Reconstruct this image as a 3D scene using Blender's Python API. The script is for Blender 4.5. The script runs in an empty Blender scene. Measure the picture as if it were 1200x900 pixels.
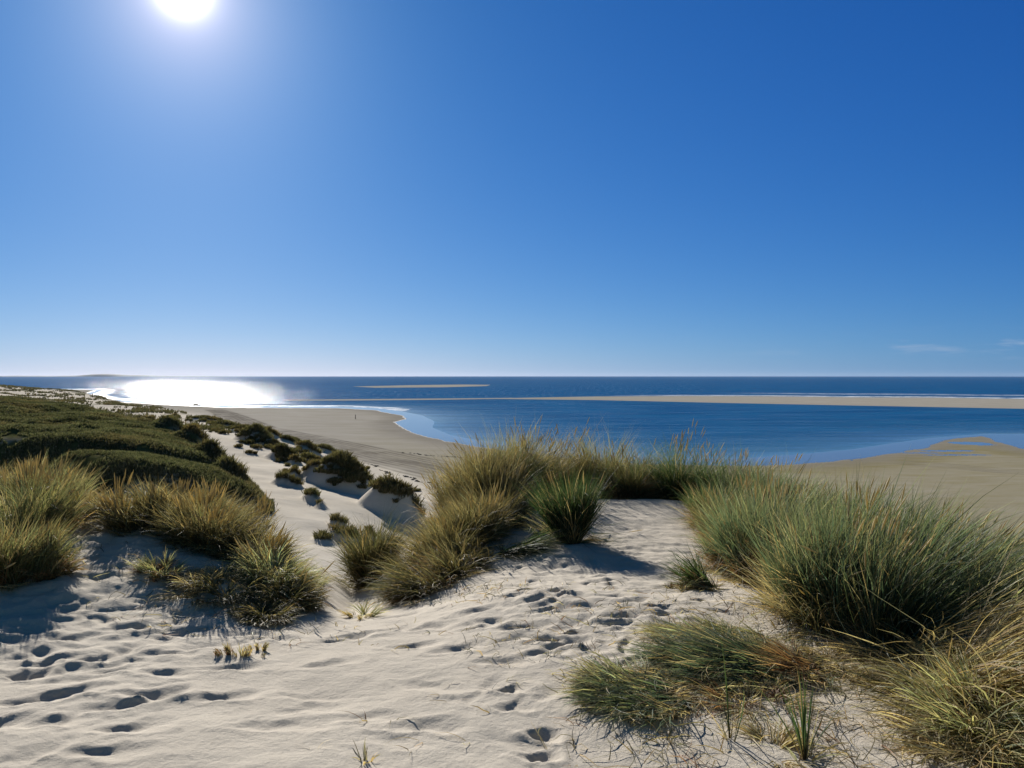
import bpy, math, random
import numpy as np
random.seed(7)
rng = np.random.default_rng(11)
S = bpy.context.scene
COL = S.collection

# ------------------------------------------------------------------ view frame
F = 900.0
EYE = 20.0
PITCH = math.atan(10 / 900)
cp_, sp_ = math.cos(PITCH), math.sin(PITCH)

def ray(px, py):
    r = (px - 600) / F
    u = (450 - py) / F
    d = np.array([r, cp_ + u * sp_, -sp_ + u * cp_])
    return d

def W(px, py, z=0.0):
    d = ray(px, py)
    t = (z - EYE) / d[2]
    return (d[0] * t, d[1] * t)

def at(px, py, D):
    d = ray(px, py)
    d = d / d[1] * D
    return (d[0], D, EYE + d[2])

# ------------------------------------------------------------------ noise
def _h(ix, iy, seed):
    n = (ix.astype(np.int64) * 374761393 + iy.astype(np.int64) * 668265263 + seed * 1442695041) & 0xFFFFFFFF
    n = ((n ^ (n >> 13)) * 1274126177) & 0xFFFFFFFF
    return n ^ (n >> 16)

def noise(x, y, seed=0):
    ix = np.floor(x); iy = np.floor(y)
    fx = x - ix; fy = y - iy
    u = fx * fx * fx * (fx * (fx * 6 - 15) + 10); v = fy * fy * fy * (fy * (fy * 6 - 15) + 10)
    def g(dx, dy):
        a = _h(ix + dx, iy + dy, seed).astype(np.float64) * (2 * math.pi / 4294967296.0)
        return np.cos(a) * (fx - dx) + np.sin(a) * (fy - dy)
    return ((g(0, 0) * (1 - u) + g(1, 0) * u) * (1 - v) + (g(0, 1) * (1 - u) + g(1, 1) * u) * v) * 1.5

def fbm(x, y, o=4, seed=0):
    a = 1.0; s = 0; f = 1.0; t = 0
    for i in range(o):
        s = s + a * noise(x * f + 17.3 * i, y * f - 9.1 * i, seed + i); t += a
        a *= .5; f *= 2.03
    return s / t

def sstep(a, b, x):
    t = np.clip((x - a) / (b - a), 0, 1)
    return t * t * (3 - 2 * t)

def sdpoly(X, Y, P):
    P = np.array(P, float)
    best = np.full(X.shape, 1e18); ins = np.zeros(X.shape, bool)
    for i in range(len(P)):
        ax, ay = P[i]; bx, by = P[(i + 1) % len(P)]
        ex, ey = bx - ax, by - ay
        L = ex * ex + ey * ey + 1e-12
        t = np.clip(((X - ax) * ex + (Y - ay) * ey) / L, 0, 1)
        dx = X - ax - t * ex; dy = Y - ay - t * ey
        best = np.minimum(best, dx * dx + dy * dy)
        if ey != 0:
            c = ((ay > Y) != (by > Y)) & (X < ex * (Y - ay) / ey + ax)
            ins ^= c
    d = np.sqrt(best)
    return np.where(ins, -d, d)

def softplus(s, w):
    return w * np.logaddexp(0, s / w)

def smax(a, b, k):
    return np.maximum(a, b) + k * np.exp(-np.abs(a - b) / k) * .35

class TPS:
    def __init__(s, pts, lam=0.0):
        p = np.array(pts, float); s.P = p[:, :2]; n = len(p)
        K = s.k(p[:, None, :2], p[None, :, :2]) + lam * np.eye(n)
        A = np.zeros((n + 3, n + 3)); A[:n, :n] = K; A[:n, n] = 1; A[:n, n + 1:] = s.P; A[n, :n] = 1; A[n + 1:, :n] = s.P.T
        s.w = np.linalg.solve(A, np.concatenate([p[:, 2], [0, 0, 0]]))
    def k(s, a, b):
        r2 = ((a - b) ** 2).sum(-1) + 1e-9
        return r2 * np.log(r2) * .5
    def __call__(s, X, Y):
        o = s.w[-3] + s.w[-2] * X + s.w[-1] * Y
        for i, (px, py) in enumerate(s.P):
            r2 = (X - px) ** 2 + (Y - py) ** 2 + 1e-9
            o = o + s.w[i] * r2 * np.log(r2) * .5
        return o

# ------------------------------------------------------------------ plan of the place
CREST = [(-14, 11.5), (-8, 10.6), (-6.7, 10.2), (-5.2, 9.9), (-4.1, 9.3), (-2.9, 8.2), (-1.9, 6.9), (-1.45, 6.25), (-1.2, 6.4),
         (-1.02, 7.1), (-.75, 8.3), (-.4, 10.0), (.2, 11.2), (1.0, 11.5), (2.0, 11.3), (3.0, 10.6), (4.2, 9.3), (5.6, 8.8),
         (7.5, 8.4), (14, 8.0), (14, -40), (-14, -40)]
NEAR_H = TPS([(0, 0, 18.4), (0, 3, 18.37), (-1.5, 3, 18.36), (1.6, 3.2, 18.34), (-3, 5.5, 18.36), (-1.3, 6.0, 18.16), (0, 6, 18.29),
              (-5, 9, 18.55), (-6.5, 8, 18.45), (-3.6, 7.6, 18.62), (-2.9, 6.4, 18.45), (-.9, 7.2, 18.07), (0, 9, 18.22), (1, 11, 18.26), (2.2, 10.6, 18.28), (2.6, 9, 18.13),
              (4, 8, 18.12), (5, 5.5, 18.25), (2.3, 5.5, 18.28), (3, 3, 18.36), (-6, 4, 18.4), (-10, 8, 18.4), (9, 6, 18.2), (-4, 0, 18.4), (5, 0, 18.4),
              (-14, -14, 18.5), (14, -14, 18.5), (.45, 9.9, 18.40), (-.3, 8.3, 18.22), (-1.6, 4.8, 18.27)], .002)
FOOT = [(-3000, 2600), (-900, 1500), (-499, 832), (-330, 620), (-176, 396), (-85, 256), (-45, 185), (-27, 154), (-13, 116), (5, 84), (30, 55), (60, 45), (150, 38),
        (400, 20), (400, -400), (-3000, -400)]
MID = TPS([at(400, 600, 72), at(380, 640, 58), at(462, 620, 72), at(320, 522, 125), at(285, 505, 185), at(350, 548, 104), at(390, 578, 85),
           at(495, 600, 84), (-13, 100, 3.0), (10, 60, 3), (30, 45, 3), (60, 30, 3), at(440, 600, 76), at(420, 560, 100),
           at(100, 471, 450), at(150, 477, 330), at(55, 463, 500), at(10, 457, 520), at(-60, 449, 520), at(200, 487, 270), (-20, 50, 8), (-20, 30, 9),
           (-60, 60, 9), (-120, 60, 10), (-300, 400, 12), (-900, 1100, 8), (-200, 150, 11), (-700, 500, 13)], .5)
HILLTOP = TPS([at(0, 512, 80), at(120, 511, 77), at(165, 520, 75), at(262, 540, 84), at(230, 518, 98), at(180, 498, 112), at(120, 486, 125),
               at(60, 475, 132), at(0, 469, 142), at(-150, 460, 150), at(-150, 512, 80), at(60, 495, 100), at(160, 507, 94)], .2)
HILL = [(-160, 79), (-71, 80), (-53, 80), (-47, 78.6), (-41, 77), (-36, 75), (-31.5, 80), (-33, 87), (-40.5, 99), (-52, 113), (-66, 128), (-85, 144),
        (-120, 165), (-160, 175)]
TERR = [(-40.5, 71.5), (-40, 69.5), (-37, 67.5), (-30, 65), (-25.2, 64.5), (-22.6, 67), (-24.4, 73), (-30, 79), (-36, 84), (-41, 80)]
TERRTOP = TPS([at(120, 531, 70), at(200, 540, 69), at(250, 555, 68), at(286, 577, 67), at(200, 547, 65), at(20, 528, 72)], .1)

def L(*p): return [W(*q) for q in p]
WATEREDGE = L((-900, 460), (-300, 458.5), (-100, 457.2), (40, 456), (110, 455.8), (121, 457), (114, 460), (104, 463), (114, 466.5), (160, 470.5), (210, 473.5), (270, 475.8), (330, 476.2),
              (395, 476.2), (440, 478), (470, 482), (495, 487), (509, 494), (506, 501), (528, 510), (565, 517), (612, 523), (660, 528), (720, 533), (800, 537), (870, 537),
              (930, 533), (1000, 526.5), (1045, 519.5), (1090, 513.5), (1155, 508.3), (1200, 508.6), (1500, 507), (3000, 498)) + [(6000, 300), (6000, -3000), (-6000, -3000), (-6000, 900)]
SANDEDGE = L((-900, 460.5), (-300, 459), (-100, 457.8), (40, 456.6), (100, 456.5), (112, 457.5), (104, 460), (97, 463.3), (108, 467.5), (150, 471.6), (200, 474.8), (260, 477.5), (330, 478.2),
             (395, 478.4), (440, 480.8), (470, 487), (476, 491), (462, 495), (470, 502), (492, 509.5), (525, 517.5), (560, 524), (600, 529.5), (660, 537), (740, 543), (830, 546),
             (900, 546), (960, 542.5), (1010, 537.5), (1050, 531.5), (1085, 525), (1100, 518.5), (1118, 514.6), (1150, 511.5), (1160, 514.5), (1178, 521), (1200, 527), (1300, 541), (1500, 556), (3000, 580)) + [(6000, 250), (6000, -3000), (-6000, -3000), (-6000, 900)]
BAR1 = L((560, 467.2), (700, 468.8), (850, 472.2), (1000, 475.2), (1200, 479), (1500, 485), (2200, 492), (2200, 473), (1500, 469), (1200, 467.6), (1080, 465.8), (1000, 465.6), (900, 464.4), (800, 464.2),
         (700, 464.6), (640, 465.6))
BAR2 = L((330, 468.4), (420, 467.7), (560, 466.6), (600, 466.2), (600, 467.2), (500, 468.6), (400, 469.4), (340, 469.5))
BAR3 = L((412, 452.9), (480, 451.4), (540, 450.7), (575, 450.9), (570, 452.4), (520, 453.8), (440, 454.3))
PONDS = [(W(1138, 519.6), 5.5, 6.5), (W(1108, 528.5), 7, 2.2), (W(1125, 533.5), 9, 1.5), (W(1080, 531), 6, 1.6)]

# hummocks on the lower dunes: px, py_base, depth, half width m, half depth m, height m, rotation
HUM = [(402, 574, 91, 4.8, 3.8, 3.9, -.35), (380, 552, 98, 2.0, 2.0, 1.2, 0), (456, 600, 79, 3.4, 2.9, 3.4, -.5), (484, 604, 79, 1.6, 1.6, 1.2, -.5), (362, 566, 92, 1.3, 1.2, 1.4, 0),
       (344, 569, 91, .9, .9, 1.0, 0), (333, 583, 84, 1.7, 1.2, 1.1, -.4), (346, 584, 83, 1.0, .9, .8, -.4), (330, 549, 112, 2.6, 2.3, 1.9, -.5), (300, 538, 128, 4.0, 3.0, 2.6, -.4), (345, 545, 108, 1.3, 1.2, .9, 0),
       (366, 596, 76, 1.0, 2.3, 1.0, .5), (376, 603, 73, .7, 1.0, .6, .5), (314, 525, 155, 3.6, 3, 1.7, 0), (336, 526, 150, 2.2, 2, 1.0, 0), (360, 536, 134, 3.2, 3, 1.9, -.4),
       (404, 624, 62, 2.2, 1.2, .9, -.5), (396, 612, 66, 1.0, .8, .8, 0), (432, 622, 64, .8, .8, .8, 0), (445, 640, 50, .9, .9, .4, 0), (379, 628, 60, 1.0, 1.5, .5, .4),
       (282, 519, 165, 3.2, 2.6, 1.3, 0), (262, 508, 200, 6, 5, 1.3, 0), (300, 514, 200, 5, 4, 1.1, 0), (240, 499, 240, 7, 6, 1.4, 0), (345, 524, 180, 3.5, 3, 1.2, 0),
       (382, 532, 160, 3.5, 3, 1.5, 0), (322, 519, 190, 3.5, 3, 1.0, 0), (330, 540, 118, 1.3, 1.2, .8, 0), (366, 545, 116, 2.2, 1.8, 1.2, 0), (410, 544, 128, 2.5, 2, 1.2, -.3), (204, 522, 108, 4.2, 3.0, 2.0, -.6), (228, 535, 97, 3.2, 2.6, 1.9, -.6), (250, 554, 84, 2.8, 2.2, 1.8, -.7), (268, 574, 73, 2.0, 1.8, 1.2, -.7), (188, 508, 118, 4.5, 3.6, 1.8, -.5)]
HUMW = []

def mid_height(X, Y):
    sf = sdpoly(X, Y, FOOT)
    inl = np.maximum(-sf, 0)
    beach = 1.1 + inl * 0
    m = np.clip(MID(X, Y), 1.3, 17)
    m = m + .5 * fbm(X / 14, Y / 14, 3, 31) * sstep(5, 30, inl) + (1.3 * fbm(X / 40, Y / 40, 3, 77)) * sstep(170, 330, Y) * sstep(5, 40, inl)
    m = np.minimum(m, 1.3 + .33 * inl)
    m = np.where(inl > 0, m, 1.1)
    sa = sdpoly(X, Y, HILL)
    ha = np.clip(HILLTOP(X, Y), 6, 18.2) + (1.0 * fbm(X / 13, Y / 9, 3, 5) + .5 - .9 * np.abs(noise(X / 9, Y / 6, 15))) * sstep(1, -5, sa) - 1.15 * softplus(sa, .5)
    sb = sdpoly(X, Y, TERR)
    hb = np.clip(TERRTOP(X, Y), 6, 14) + .3 * fbm(X / 6, Y / 5, 3, 8) - 1.05 * softplus(sb, .4)
    m = smax(m, np.maximum(ha, 0), .4)
    m = smax(m, np.maximum(hb, 0), .3)
    for (hx, hy, a, b, h, r) in HUMW:
        ex = (X - hx) * math.cos(r) + (Y - hy) * math.sin(r)
        ey = -(X - hx) * math.sin(r) + (Y - hy) * math.cos(r)
        q = np.sqrt((ex / a) ** 2 + (ey / b) ** 2)
        m = m + h * np.where(q < 1.3, np.clip(1 - .95 * q ** 1.25, 0, 1), 0) ** 1.0
    return m, sf, sa, sb

MNDS = []   # near mounds: x,y,rx,ry,h

def near_base(X, Y):
    s = sdpoly(X, Y, CREST)
    z = np.clip(NEAR_H(X, Y), 17.9, 18.9)
    z = z + .058 * fbm(X / 1.7, Y / 1.3, 2, 3) + .012 * fbm(X / .35, Y / .3, 2, 4)
    for (mx, my, rx, ry, h) in MNDS:
        z = z + h * np.exp(-((X - mx) / rx) ** 2 - ((Y - my) / ry) ** 2)
    return z - .64 * softplus(s, .28), s

def sea_height(X, Y):
    n = 3.0 * fbm(X / 40, Y / 40, 3, 21) * sstep(100, 400, Y)
    so = sdpoly(X, Y, WATEREDGE)
    z = np.where(so < 0, np.minimum(-so * .02 + 0, 1.1), -np.minimum(so * .012, 1.2))
    z = np.where(so < 0, np.minimum(z, .02 + np.maximum(-so, 0) * .01), z)
    dmp = sdpoly(X, Y, SANDEDGE) + n * .6 + (1.6 * fbm(X / 9, Y / 16, 3, 23) + .5 * fbm(X / 2.2, Y / 4, 2, 24)) * sstep(100, 200, Y)
    z = np.where(so < 0, .015 + .9 * sstep(0, 90, -dmp) + .004 * np.maximum(-so, 0).clip(0, 3), z)
    return z, so, dmp

def height(X, Y, full=False):
    z, so, dmp = sea_height(X, Y)
    for B, hh in ((BAR1, .55), (BAR2, .3), (BAR3, .6)):
        sb_ = sdpoly(X, Y, B)
        z = np.maximum(z, np.minimum(-sb_ * .02, hh))
        dmp = np.where((sb_ < 30), np.minimum(dmp, sb_ + 3), dmp)
    for (c, a, b) in PONDS:
        q = ((X - c[0]) / a) ** 2 + ((Y - c[1]) / b) ** 2 + .9 * fbm(X / 3.5, Y / 4.5, 3, 25)
        z = z - .02 * np.exp(-q) * (q < 6)
        dmp = np.where(q < 1.0, 1.0, dmp)
    m, sf, sa, sb = mid_height(X, Y)
    land = so < -5
    z = np.where(land & (sf < 0), np.maximum(z, m), np.where(land, np.maximum(z, z), z))
    nr = (np.abs(X) < 90) & (Y < 80)
    s = np.full(X.shape, 99.0)
    if nr.any():
        zn, s_ = near_base(X[nr], Y[nr])
        s[nr] = s_
        z[nr] = smax(z[nr], zn, .25)
    if full:
        return z, so, dmp, sf, sa, sb, s
    return z

def hit(px, py, dmin=2.0, dmax=1200, n=4000, fn=None):
    d = ray(px, py)
    t = np.geomspace(dmin, dmax, n)
    X = d[0] * t; Y = d[1] * t; Z = EYE + d[2] * t
    H = (fn or height)(X, Y)
    k = np.argmax(Z <= H)
    return X[k], Y[k], H[k]

for (px, py, D, a, b, h, r) in HUM:
    x = (px - 600) / F * D
    HUMW.append((x, D, a, b, h, r))

# mounds under the near tufts
def rough_near(px, py):
    d = ray(px, py); t = 1.72 / -d[2]
    return d[0] * t, d[1] * t
for (px, py, rx, ry, h) in [(225, 655, 1.1, .9, .07), (300, 690, .6, .6, .11), (40, 640, .9, .8, .04), (1050, 735, 1.0, .8, .10), (660, 640, .35, .4, .10), (540, 665, .5, .6, .10),
                            (860, 790, .5, .3, .08), (1150, 830, .7, .6, .10)]:
    x, y = rough_near(px, py)
    MNDS.append((x, y, rx, ry, h))

# ------------------------------------------------------------------ footprints
PRINTS = []
def fp(px, py, l=.34, w=.15, d=.05, a=None, jitter=0):
    x, y, z = hit(px, py, fn=lambda X, Y: near_base(X, Y)[0], dmax=16, n=1500)
    PRINTS.append((x, y, l, w, d, a))
A1 = .35
for p in [(485, 757), (462, 738), (470, 722), (385, 778), (402, 750), (412, 745), (325, 748), (272, 782), (265, 817), (180, 812), (190, 788), (115, 772), (22, 770), (25, 793),
          (60, 845), (150, 852), (95, 808), (45, 820), (10, 845), (150, 735), (210, 745), (85, 748), (250, 735), (170, 820), (118, 830), (30, 740), (200, 765), (150, 775), (505, 702), (562, 714), (640, 708), (700, 682), (722, 680), (655, 692), (632, 700),
          (690, 683), (620, 690), (650, 712), (615, 735), (665, 735), (600, 748), (590, 775), (560, 735), (640, 765), (690, 710), (735, 705), (760, 690), (770, 720), (720, 730),
          (745, 735), (660, 755), (685, 765), (540, 760), (500, 735)]:
    fp(p[0], p[1], l=rng.uniform(.34, .43), w=rng.uniform(.18, .22), d=rng.uniform(.018, .028), a=rng.normal(A1, .25))
for p, d_, l in [((595, 808), .035, .20), ((600, 828), .022, .18), ((635, 862), .036, .18), ((632, 888), .036, .19), ((500, 850), .022, .42), ((120, 880), .022, .4), ((430, 840), .012, .5), ((330, 850), .015, .5)]:
    fp(*p, l=l, w=.16 if l < .3 else .2, d=d_, a=.1)
for i in range(140):
    px = rng.uniform(-60, 330); py = rng.uniform(600, 800) if px < 170 else rng.uniform(690, 760)
    if px + py * .3 > 540: continue
    fp(px, py, l=rng.uniform(.26, .44), w=rng.uniform(.15, .22), d=rng.uniform(.008, .019), a=rng.normal(.3, .5))
for i in range(110):
    px = rng.uniform(520, 850); py = rng.uniform(640, 790)
    if py > 700 + (px - 480) * .35: continue
    fp(px, py, l=rng.uniform(.2, .34), w=rng.uniform(.11, .17), d=rng.uniform(.010, .024), a=rng.normal(.3, .7))
for i in range(12):   # faint old prints in the smooth foreground
    fp(rng.uniform(0, 700), rng.uniform(800, 898), l=rng.uniform(.3, .5), w=rng.uniform(.15, .25), d=rng.uniform(.006, .014), a=rng.normal(.3, .4))

def prints_delta(X, Y):
    dz = np.zeros(X.shape)
    wx = X + .03 * noise(X / .11, Y / .11, 91); wy = Y + .03 * noise(X / .12, Y / .12, 92)
    for (x, y, l, w, d, a) in PRINTS:
        k = (np.abs(X - x) < .6) & (np.abs(Y - y) < .6)
        if not k.any(): continue
        ex = (wx[k] - x) * math.cos(a) + (wy[k] - y) * math.sin(a)
        ey = -(wx[k] - x) * math.sin(a) + (wy[k] - y) * math.cos(a)
        u = ex / (l * .5)
        wl = w * .5 * (.78 + .30 * u - .28 * np.exp(-((u + .15) / .28) ** 2))
        q = np.sqrt(u ** 2 + (ey / np.maximum(wl, .25 * w)) ** 2 * np.where(np.abs(u) < 1.2, 1, 1))
        q = q * (1 + .06 * noise(X[k] / .045, Y[k] / .045, 93))
        pit = -d * (1 - sstep(.05, 1.12, q)) * (1 + .35 * np.clip(ey / w, -1, 1))
        rim = .34 * d * np.exp(-((q - 1.32) / .26) ** 2) * (.6 + .4 * np.clip(-ey / w, -1, 1)) * (1 + .5 * noise(X[k] / .06, Y[k] / .06, 94))
        dz[k] += pit + rim
    return np.maximum(dz, -.085)

def near_detail(X, Y, s):
    """footprints, trodden lumps and fine unevenness on the near dune"""
    m = (s < 1.5) & (Y < 14) & (Y > -1.5) & (np.abs(X) < 9)
    out = np.zeros(X.shape)
    if not m.any(): return out
    x, y = X[m], Y[m]
    dz = prints_delta(x, y)
    churn = np.maximum(np.exp(-((x + 4.2) / 2.6) ** 2 - ((y - 6.8) / 1.9) ** 2), np.exp(-((x - .9) / 1.35) ** 2 - ((y - 7.6) / 2.4) ** 2))
    churn = np.maximum(churn, .5 * np.exp(-((x - 2.6) / 1.3) ** 2 - ((y - 5.2) / 1.5) ** 2))
    lumps = (.036 * fbm(x / .24 + 3, y / .17, 3, 41) + .005 * (1 - 2 * np.abs(noise(x / .16, y / .11, 44)))) * churn
    fine = .0035 * fbm(x / .09, y / .06, 2, 51)
    # soft wind drifts, long across the slope
    drift = .006 * fbm((x * .9 + y * .35) / .9, (y * .9 - x * .3) / .30, 2, 52) * (1 - .5 * churn)
    out[m] = dz + lumps + fine + drift
    return out

# ------------------------------------------------------------------ mesh helpers
def mesh_from(name, V, Fq, mat, cols=None, parent=None, smooth=True, nside=4):
    me = bpy.data.meshes.new(name)
    V = np.asarray(V, np.float32); Fq = np.asarray(Fq, np.int32)
    me.vertices.add(len(V)); me.vertices.foreach_set("co", V.ravel())
    n = Fq.shape[1]
    me.loops.add(Fq.size); me.loops.foreach_set("vertex_index", Fq.ravel())
    me.polygons.add(len(Fq))
    me.polygons.foreach_set("loop_start", np.arange(0, Fq.size, n, dtype=np.int32))
    try: me.polygons.foreach_set("loop_total", np.full(len(Fq), n, np.int32))
    except Exception: pass
    me.polygons.foreach_set("use_smooth", np.full(len(Fq), smooth))
    me.update(calc_edges=True)
    if cols is not None:
        for cn, arr in cols.items():
            ca = me.color_attributes.new(cn, 'FLOAT_COLOR', 'POINT')
            a = np.ones((len(V), 4), np.float32); a[:, :arr.shape[1]] = arr
            ca.data.foreach_set("color", a.ravel())
    o = bpy.data.objects.new(name, me); COL.objects.link(o)
    if mat: me.materials.append(mat)
    if parent: o.parent = parent
    return o

def tag(o, label=None, cat=None, group=None, kind=None):
    if label: o['label'] = label
    if cat: o['category'] = cat
    if group: o['group'] = group
    if kind: o['kind'] = kind
    return o

def empty(name, loc):
    e = bpy.data.objects.new(name, None); COL.objects.link(e); e.location = loc
    e.empty_display_size = .2
    return e

# ------------------------------------------------------------------ materials
def newmat(name):
    m = bpy.data.materials.new(name); m.use_nodes = True
    nt = m.node_tree
    for n in list(nt.nodes): nt.nodes.remove(n)
    out = nt.nodes.new('ShaderNodeOutputMaterial')
    return m, nt, out
def N(nt, t, **k):
    n = nt.nodes.new(t)
    for a, b in k.items(): setattr(n, a, b)
    return n
def mixc(nt, fac, a, b, mode='MIX'):
    n = N(nt, 'ShaderNodeMix', data_type='RGBA', blend_type=mode)
    for i, v in ((0, fac), (6, a), (7, b)):
        if hasattr(v, 'is_output'): nt.links.new(v, n.inputs[i])
        else: n.inputs[i].default_value = v if i == 0 else (*v, 1)
    return n.outputs[2]
def math_(nt, op, a, b=None, clamp=False):
    n = N(nt, 'ShaderNodeMath', operation=op, use_clamp=clamp)
    for i, v in ((0, a), (1, b)):
        if v is None: continue
        if hasattr(v, 'is_output'): nt.links.new(v, n.inputs[i])
        else: n.inputs[i].default_value = v
    return n.outputs[0]
def texn(nt, coord, scale, detail=3, rough=.5, vec_scale=None):
    if vec_scale:
        mp = N(nt, 'ShaderNodeMapping'); mp.inputs['Scale'].default_value = vec_scale
        nt.links.new(coord, mp.inputs['Vector']); coord = mp.outputs[0]
    t = N(nt, 'ShaderNodeTexNoise'); t.inputs['Scale'].default_value = scale; t.inputs['Detail'].default_value = detail; t.inputs['Roughness'].default_value = rough
    nt.links.new(coord, t.inputs['Vector'])
    return t.outputs['Fac']
def ramp(nt, v, stops):
    r = N(nt, 'ShaderNodeValToRGB'); e = r.color_ramp.elements
    e[0].position, e[0].color = stops[0][0], (*stops[0][1], 1)
    e[1].position, e[1].color = stops[1][0], (*stops[1][1], 1)
    for p, c in stops[2:]:
        q = e.new(p); q.color = (*c, 1)
    nt.links.new(v, r.inputs[0]); return r.outputs[0]

def sand_material():
    m, nt, out = newmat('sand')
    geo = N(nt, 'ShaderNodeNewGeometry'); P = geo.outputs['Position']
    at_ = N(nt, 'ShaderNodeAttribute', attribute_name='mask'); sep = N(nt, 'ShaderNodeSeparateColor')
    nt.links.new(at_.outputs['Color'], sep.inputs[0])
    veg, wet, damp = sep.outputs[0], sep.outputs[1], sep.outputs[2]
    at2 = N(nt, 'ShaderNodeAttribute', attribute_name='mark'); sep2 = N(nt, 'ShaderNodeSeparateColor')
    nt.links.new(at2.outputs['Color'], sep2.inputs[0])
    track, algae, nearm = sep2.outputs[0], sep2.outputs[1], sep2.outputs[2]
    big = texn(nt, P, .35, 4, .6)
    med = texn(nt, P, 4.0, 5, .6)
    fine = texn(nt, P, 260, 2, .7)
    grain = texn(nt, P, 900, 1, .5)
    c = ramp(nt, big, [(.3, (.52, .465, .38)), (.7, (.585, .53, .44))])
    c = mixc(nt, math_(nt, 'MULTIPLY', math_(nt, 'SUBTRACT', med, .5), .35), c, (.40, .34, .27))
    g = ramp(nt, fine, [(.30, (.80, .78, .75)), (.62, (1.08, 1.08, 1.08))])
    g2 = ramp(nt, grain, [(.28, (.72, .70, .68)), (.7, (1.12, 1.12, 1.12))])
    cn = mixc(nt, .55, c, g, 'MULTIPLY'); cn = mixc(nt, .6, cn, g2, 'MULTIPLY')
    c = mixc(nt, nearm, mixc(nt, damp, c, (.385, .36, .325)), cn)
    # beach tones: damp olive sand, streaks along the shore
    st = texn(nt, P, .05, 5, .62, (1.0, 2.2, 1))
    st2 = texn(nt, P, .22, 5, .65, (.6, 1.6, 1))
    dfac = math_(nt, 'MULTIPLY', damp, ramp(nt, st, [(.3, (.45, .45, .45)), (.62, (1, 1, 1))]), True)
    c = mixc(nt, dfac, c, (.30, .275, .225))
    c = mixc(nt, math_(nt, 'MULTIPLY', ramp(nt, st2, [(.48, (0, 0, 0)), (.72, (1, 1, 1))]), math_(nt, 'MULTIPLY', damp, .22)), c, (.24, .215, .17))
    c = mixc(nt, math_(nt, 'MULTIPLY', algae, ramp(nt, st2, [(.25, (.45, .45, .45)), (.75, (1, 1, 1))])), c, (.185, .155, .052))
    c = mixc(nt, track, c, (.13, .115, .095))
    c = mixc(nt, wet, c, (.13, .115, .09))
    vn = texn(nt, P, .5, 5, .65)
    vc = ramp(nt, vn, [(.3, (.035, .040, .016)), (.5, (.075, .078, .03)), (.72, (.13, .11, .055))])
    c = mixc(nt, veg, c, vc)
    b = N(nt, 'ShaderNodeBsdfPrincipled')
    nt.links.new(c, b.inputs['Base Color'])
    r = math_(nt, 'SUBTRACT', .92, math_(nt, 'MULTIPLY', wet, .85)); nt.links.new(r, b.inputs['Roughness'])
    sp = math_(nt, 'ADD', math_(nt, 'MULTIPLY', nearm, .10), math_(nt, 'MULTIPLY', wet, .5)); nt.links.new(sp, b.inputs['Specular IOR Level'])
    # bump: grains and wind ripples near, lumps far
    rip = N(nt, 'ShaderNodeTexWave', wave_type='BANDS', bands_direction='DIAGONAL'); rip.inputs['Scale'].default_value = 3.2; rip.inputs['Distortion'].default_value = 7; rip.inputs['Detail'].default_value = 3; rip.inputs['Detail Scale'].default_value = 1.4
    nt.links.new(P, rip.inputs['Vector'])
    hsum = math_(nt, 'ADD', math_(nt, 'MULTIPLY', fine, .0035), math_(nt, 'MULTIPLY', texn(nt, P, 38, 4, .62), .010))
    hsum = math_(nt, 'ADD', hsum, math_(nt, 'MULTIPLY', grain, .0012))
    hn = math_(nt, 'MULTIPLY', hsum, nearm)
    far = math_(nt, 'MULTIPLY', math_(nt, 'ADD', math_(nt, 'MULTIPLY', texn(nt, P, .9, 6, .7), .07), math_(nt, 'MULTIPLY', st2, .12)), math_(nt, 'SUBTRACT', 1.0, nearm))
    hh = math_(nt, 'ADD', hn, far)
    bp = N(nt, 'ShaderNodeBump'); bp.inputs['Strength'].default_value = .8; bp.inputs['Distance'].default_value = 1.0
    nt.links.new(hh, bp.inputs['Height'])
    nm = N(nt, 'ShaderNodeMix', data_type='VECTOR'); nt.links.new(math_(nt, 'MULTIPLY', wet, .985), nm.inputs[0]); nt.links.new(bp.outputs[0], nm.inputs[4]); nt.links.new(geo.outputs['Normal'], nm.inputs[5])
    nt.links.new(nm.outputs[1], b.inputs['Normal'])
    nt.links.new(b.outputs[0], out.inputs[0])
    return m

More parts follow.
